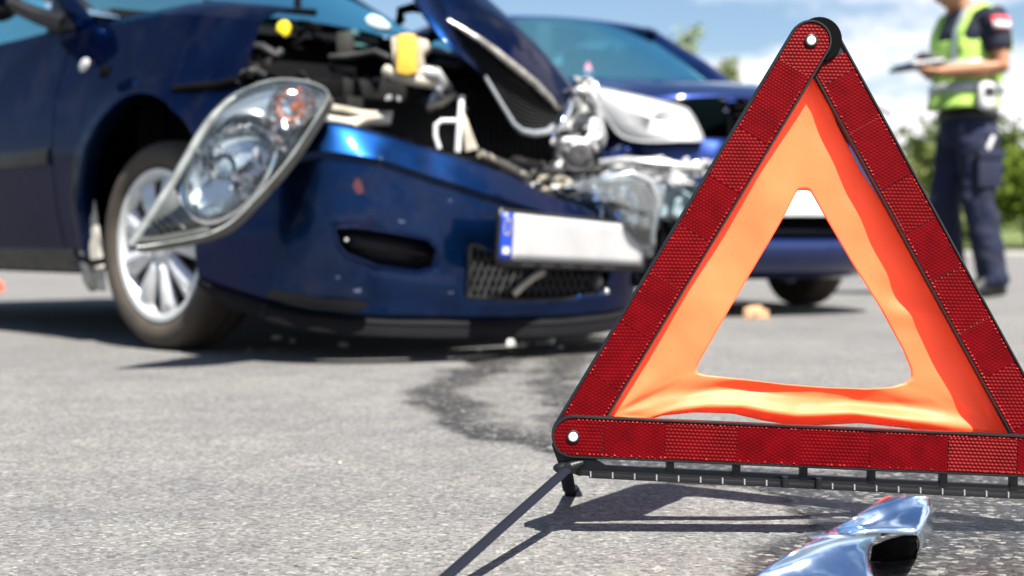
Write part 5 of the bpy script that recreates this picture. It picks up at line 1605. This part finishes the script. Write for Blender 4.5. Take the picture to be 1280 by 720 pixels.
# far wood on both sides, one mass
mb = MB(); r = random.Random(8)
for k in range(16000):
    x = r.uniform(-75, 7) if k % 4 else r.uniform(20, 60)
    y = 72 + r.uniform(0, 7); top = 3.6 + 1.2 * noise.noise(Vector((x * .12, 0, 3))) + .8 * noise.noise(Vector((x * .45, 0, 9)))
    p = Vector((x, y, .2 + top * r.random() ** .7))
    a = Vector((r.gauss(0, 1), r.gauss(0, 1), r.gauss(0, 1))).normalized(); b_ = a.orthogonal().normalized(); l = .38 * r.uniform(.6, 1.3)
    mb.poly([p - a * l, p + b_ * l * .5, p + a * l, p - b_ * l * .5])
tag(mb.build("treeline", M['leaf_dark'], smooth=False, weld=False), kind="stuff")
M['leaf_silver'] = leaf_mat("silvery_leaf", (0.30, 0.36, 0.24))
tree("tree", "tall thin pale tree rising beyond the roof of the royal blue car", None, (7.6, 62, .4), 9.6, 1.5, 4.5, 5, 800, .16, M['leaf_silver'])
tree("tree", "shorter yellowish sparse tree beside the tall thin pale tree", None, (8.3, 57, .4), 7.6, 1.5, 4.2, 9, 900, .16, M['leaf_pale'])

# grass blades on the verge
mb = MB()
for k in range(9000):
    x = rt.uniform(-28, 28); y = 33.1 + 6 * rt.random() ** 1.5; h = rt.uniform(.05, .16); a = rt.uniform(0, 3.14)
    dx, dy = .02 * math.cos(a), .02 * math.sin(a)
    mb.f.append((len(mb.v), len(mb.v) + 1, len(mb.v) + 2)); mb.mi.append(0)
    mb.v += [Vector((x - dx, y - dy, .02)), Vector((x + dx, y + dy, .02)), Vector((x + rt.uniform(-.04, .04), y + rt.uniform(-.04, .04), .02 + h))]
tag(mb.build("grass", leaf_mat("grass_blade", (0.13, 0.17, 0.04)), smooth=False, weld=False), kind="stuff")

# ------------------------------------------------------------------ debris on the road
def shard(name, label, cat_, group, px, py, w_, h_, mat, seed, n=6):
    r = random.Random(seed); g = ground(px, py)
    mb = MB(); pts = []
    for k in range(n):
        a = 2 * math.pi * k / n + r.uniform(-.3, .3); q = r.uniform(.6, 1.0)
        pts.append(Vector((math.cos(a) * w_ * q, math.sin(a) * w_ * q * .8, 0)))
    rows = [[p + Vector((0, 0, .001)) for p in pts], [p * r.uniform(.8, 1.0) + Vector((r.uniform(-.1, .1) * w_, 0, h_ * r.uniform(.5, 1))) for p in pts], [p * .35 + Vector((0, 0, h_ * r.uniform(.8, 1.2))) for p in pts]]
    ids = mb.grid(rows, close_u=True); mb.face(ids[-1]); mb.face(list(reversed(ids[0])))
    mb.v = [p + g for p in mb.v]
    o = mb.build(name, mat, smooth=False, origin=g)
    return tag(o, label, cat_, group)
for k, (px, py, w_, h_) in enumerate(((345, 424, .02, .012), (430, 433, .022, .010), (366, 428, .014, .01), (560, 424, .016, .012), (637, 433, .020, .022), (652, 434, .013, .014), (688, 431, .016, .022), (700, 436, .010, .010), (598, 440, .012, .008))):
    shard("glass_shard", "small pale shard of broken lamp glass on the road below the crushed bumper", "shard", "shards below the bumper", px, py, w_, h_, M['pale_plastic'] if k % 2 else M['white'], 40 + k)
shard("plastic_scrap", "brown crumpled scrap on the road seen through the triangle's opening", "scrap", None, 945, 398, .065, .045, pm("brown_scrap", (0.36, 0.22, 0.12), .8, var=.35, vscale=40), 77, 9)
shard("plastic_piece", "orange red plastic piece on the road behind the hatchback", "scrap", None, -4, 364, .07, .06, pm("orange_red_plastic", (0.75, 0.10, 0.04), .5), 78, 7)
shard("pebble", "pale orange pebble alone on the dry asphalt", "pebble", None, 425, 580, .0035, .004, pm("pebble_stone", (0.6, 0.42, 0.28), .7), 79, 7)
# loose grit near the viewer
mb = MB(); rg = random.Random(3)
for k in range(2600):
    y = .85 + 2.4 * rg.random() ** 1.6; x = rg.uniform(-.45, .45) * y * 1.1
    r_ = rg.choice((.0006, .0008, .001, .0015)) * rg.uniform(.7, 1.5)
    b0 = len(mb.v)
    for a in range(4):
        t = a * 1.571 + rg.uniform(-.4, .4); mb.v.append(Vector((x + math.cos(t) * r_ * rg.uniform(.7, 1.2), y + math.sin(t) * r_ * rg.uniform(.7, 1.2), .0)))
    mb.v.append(Vector((x + rg.uniform(-.3, .3) * r_, y + rg.uniform(-.3, .3) * r_, .0002 + r_ * .8)))
    for a in range(4):
        mb.f.append((b0 + a, b0 + (a + 1) % 4, b0 + 4)); mb.mi.append(0)
tag(mb.build("loose_grit", pm("grit_stone", (0.17, 0.165, 0.155), .9, var=.5, vscale=160), smooth=False, weld=False), kind="stuff")
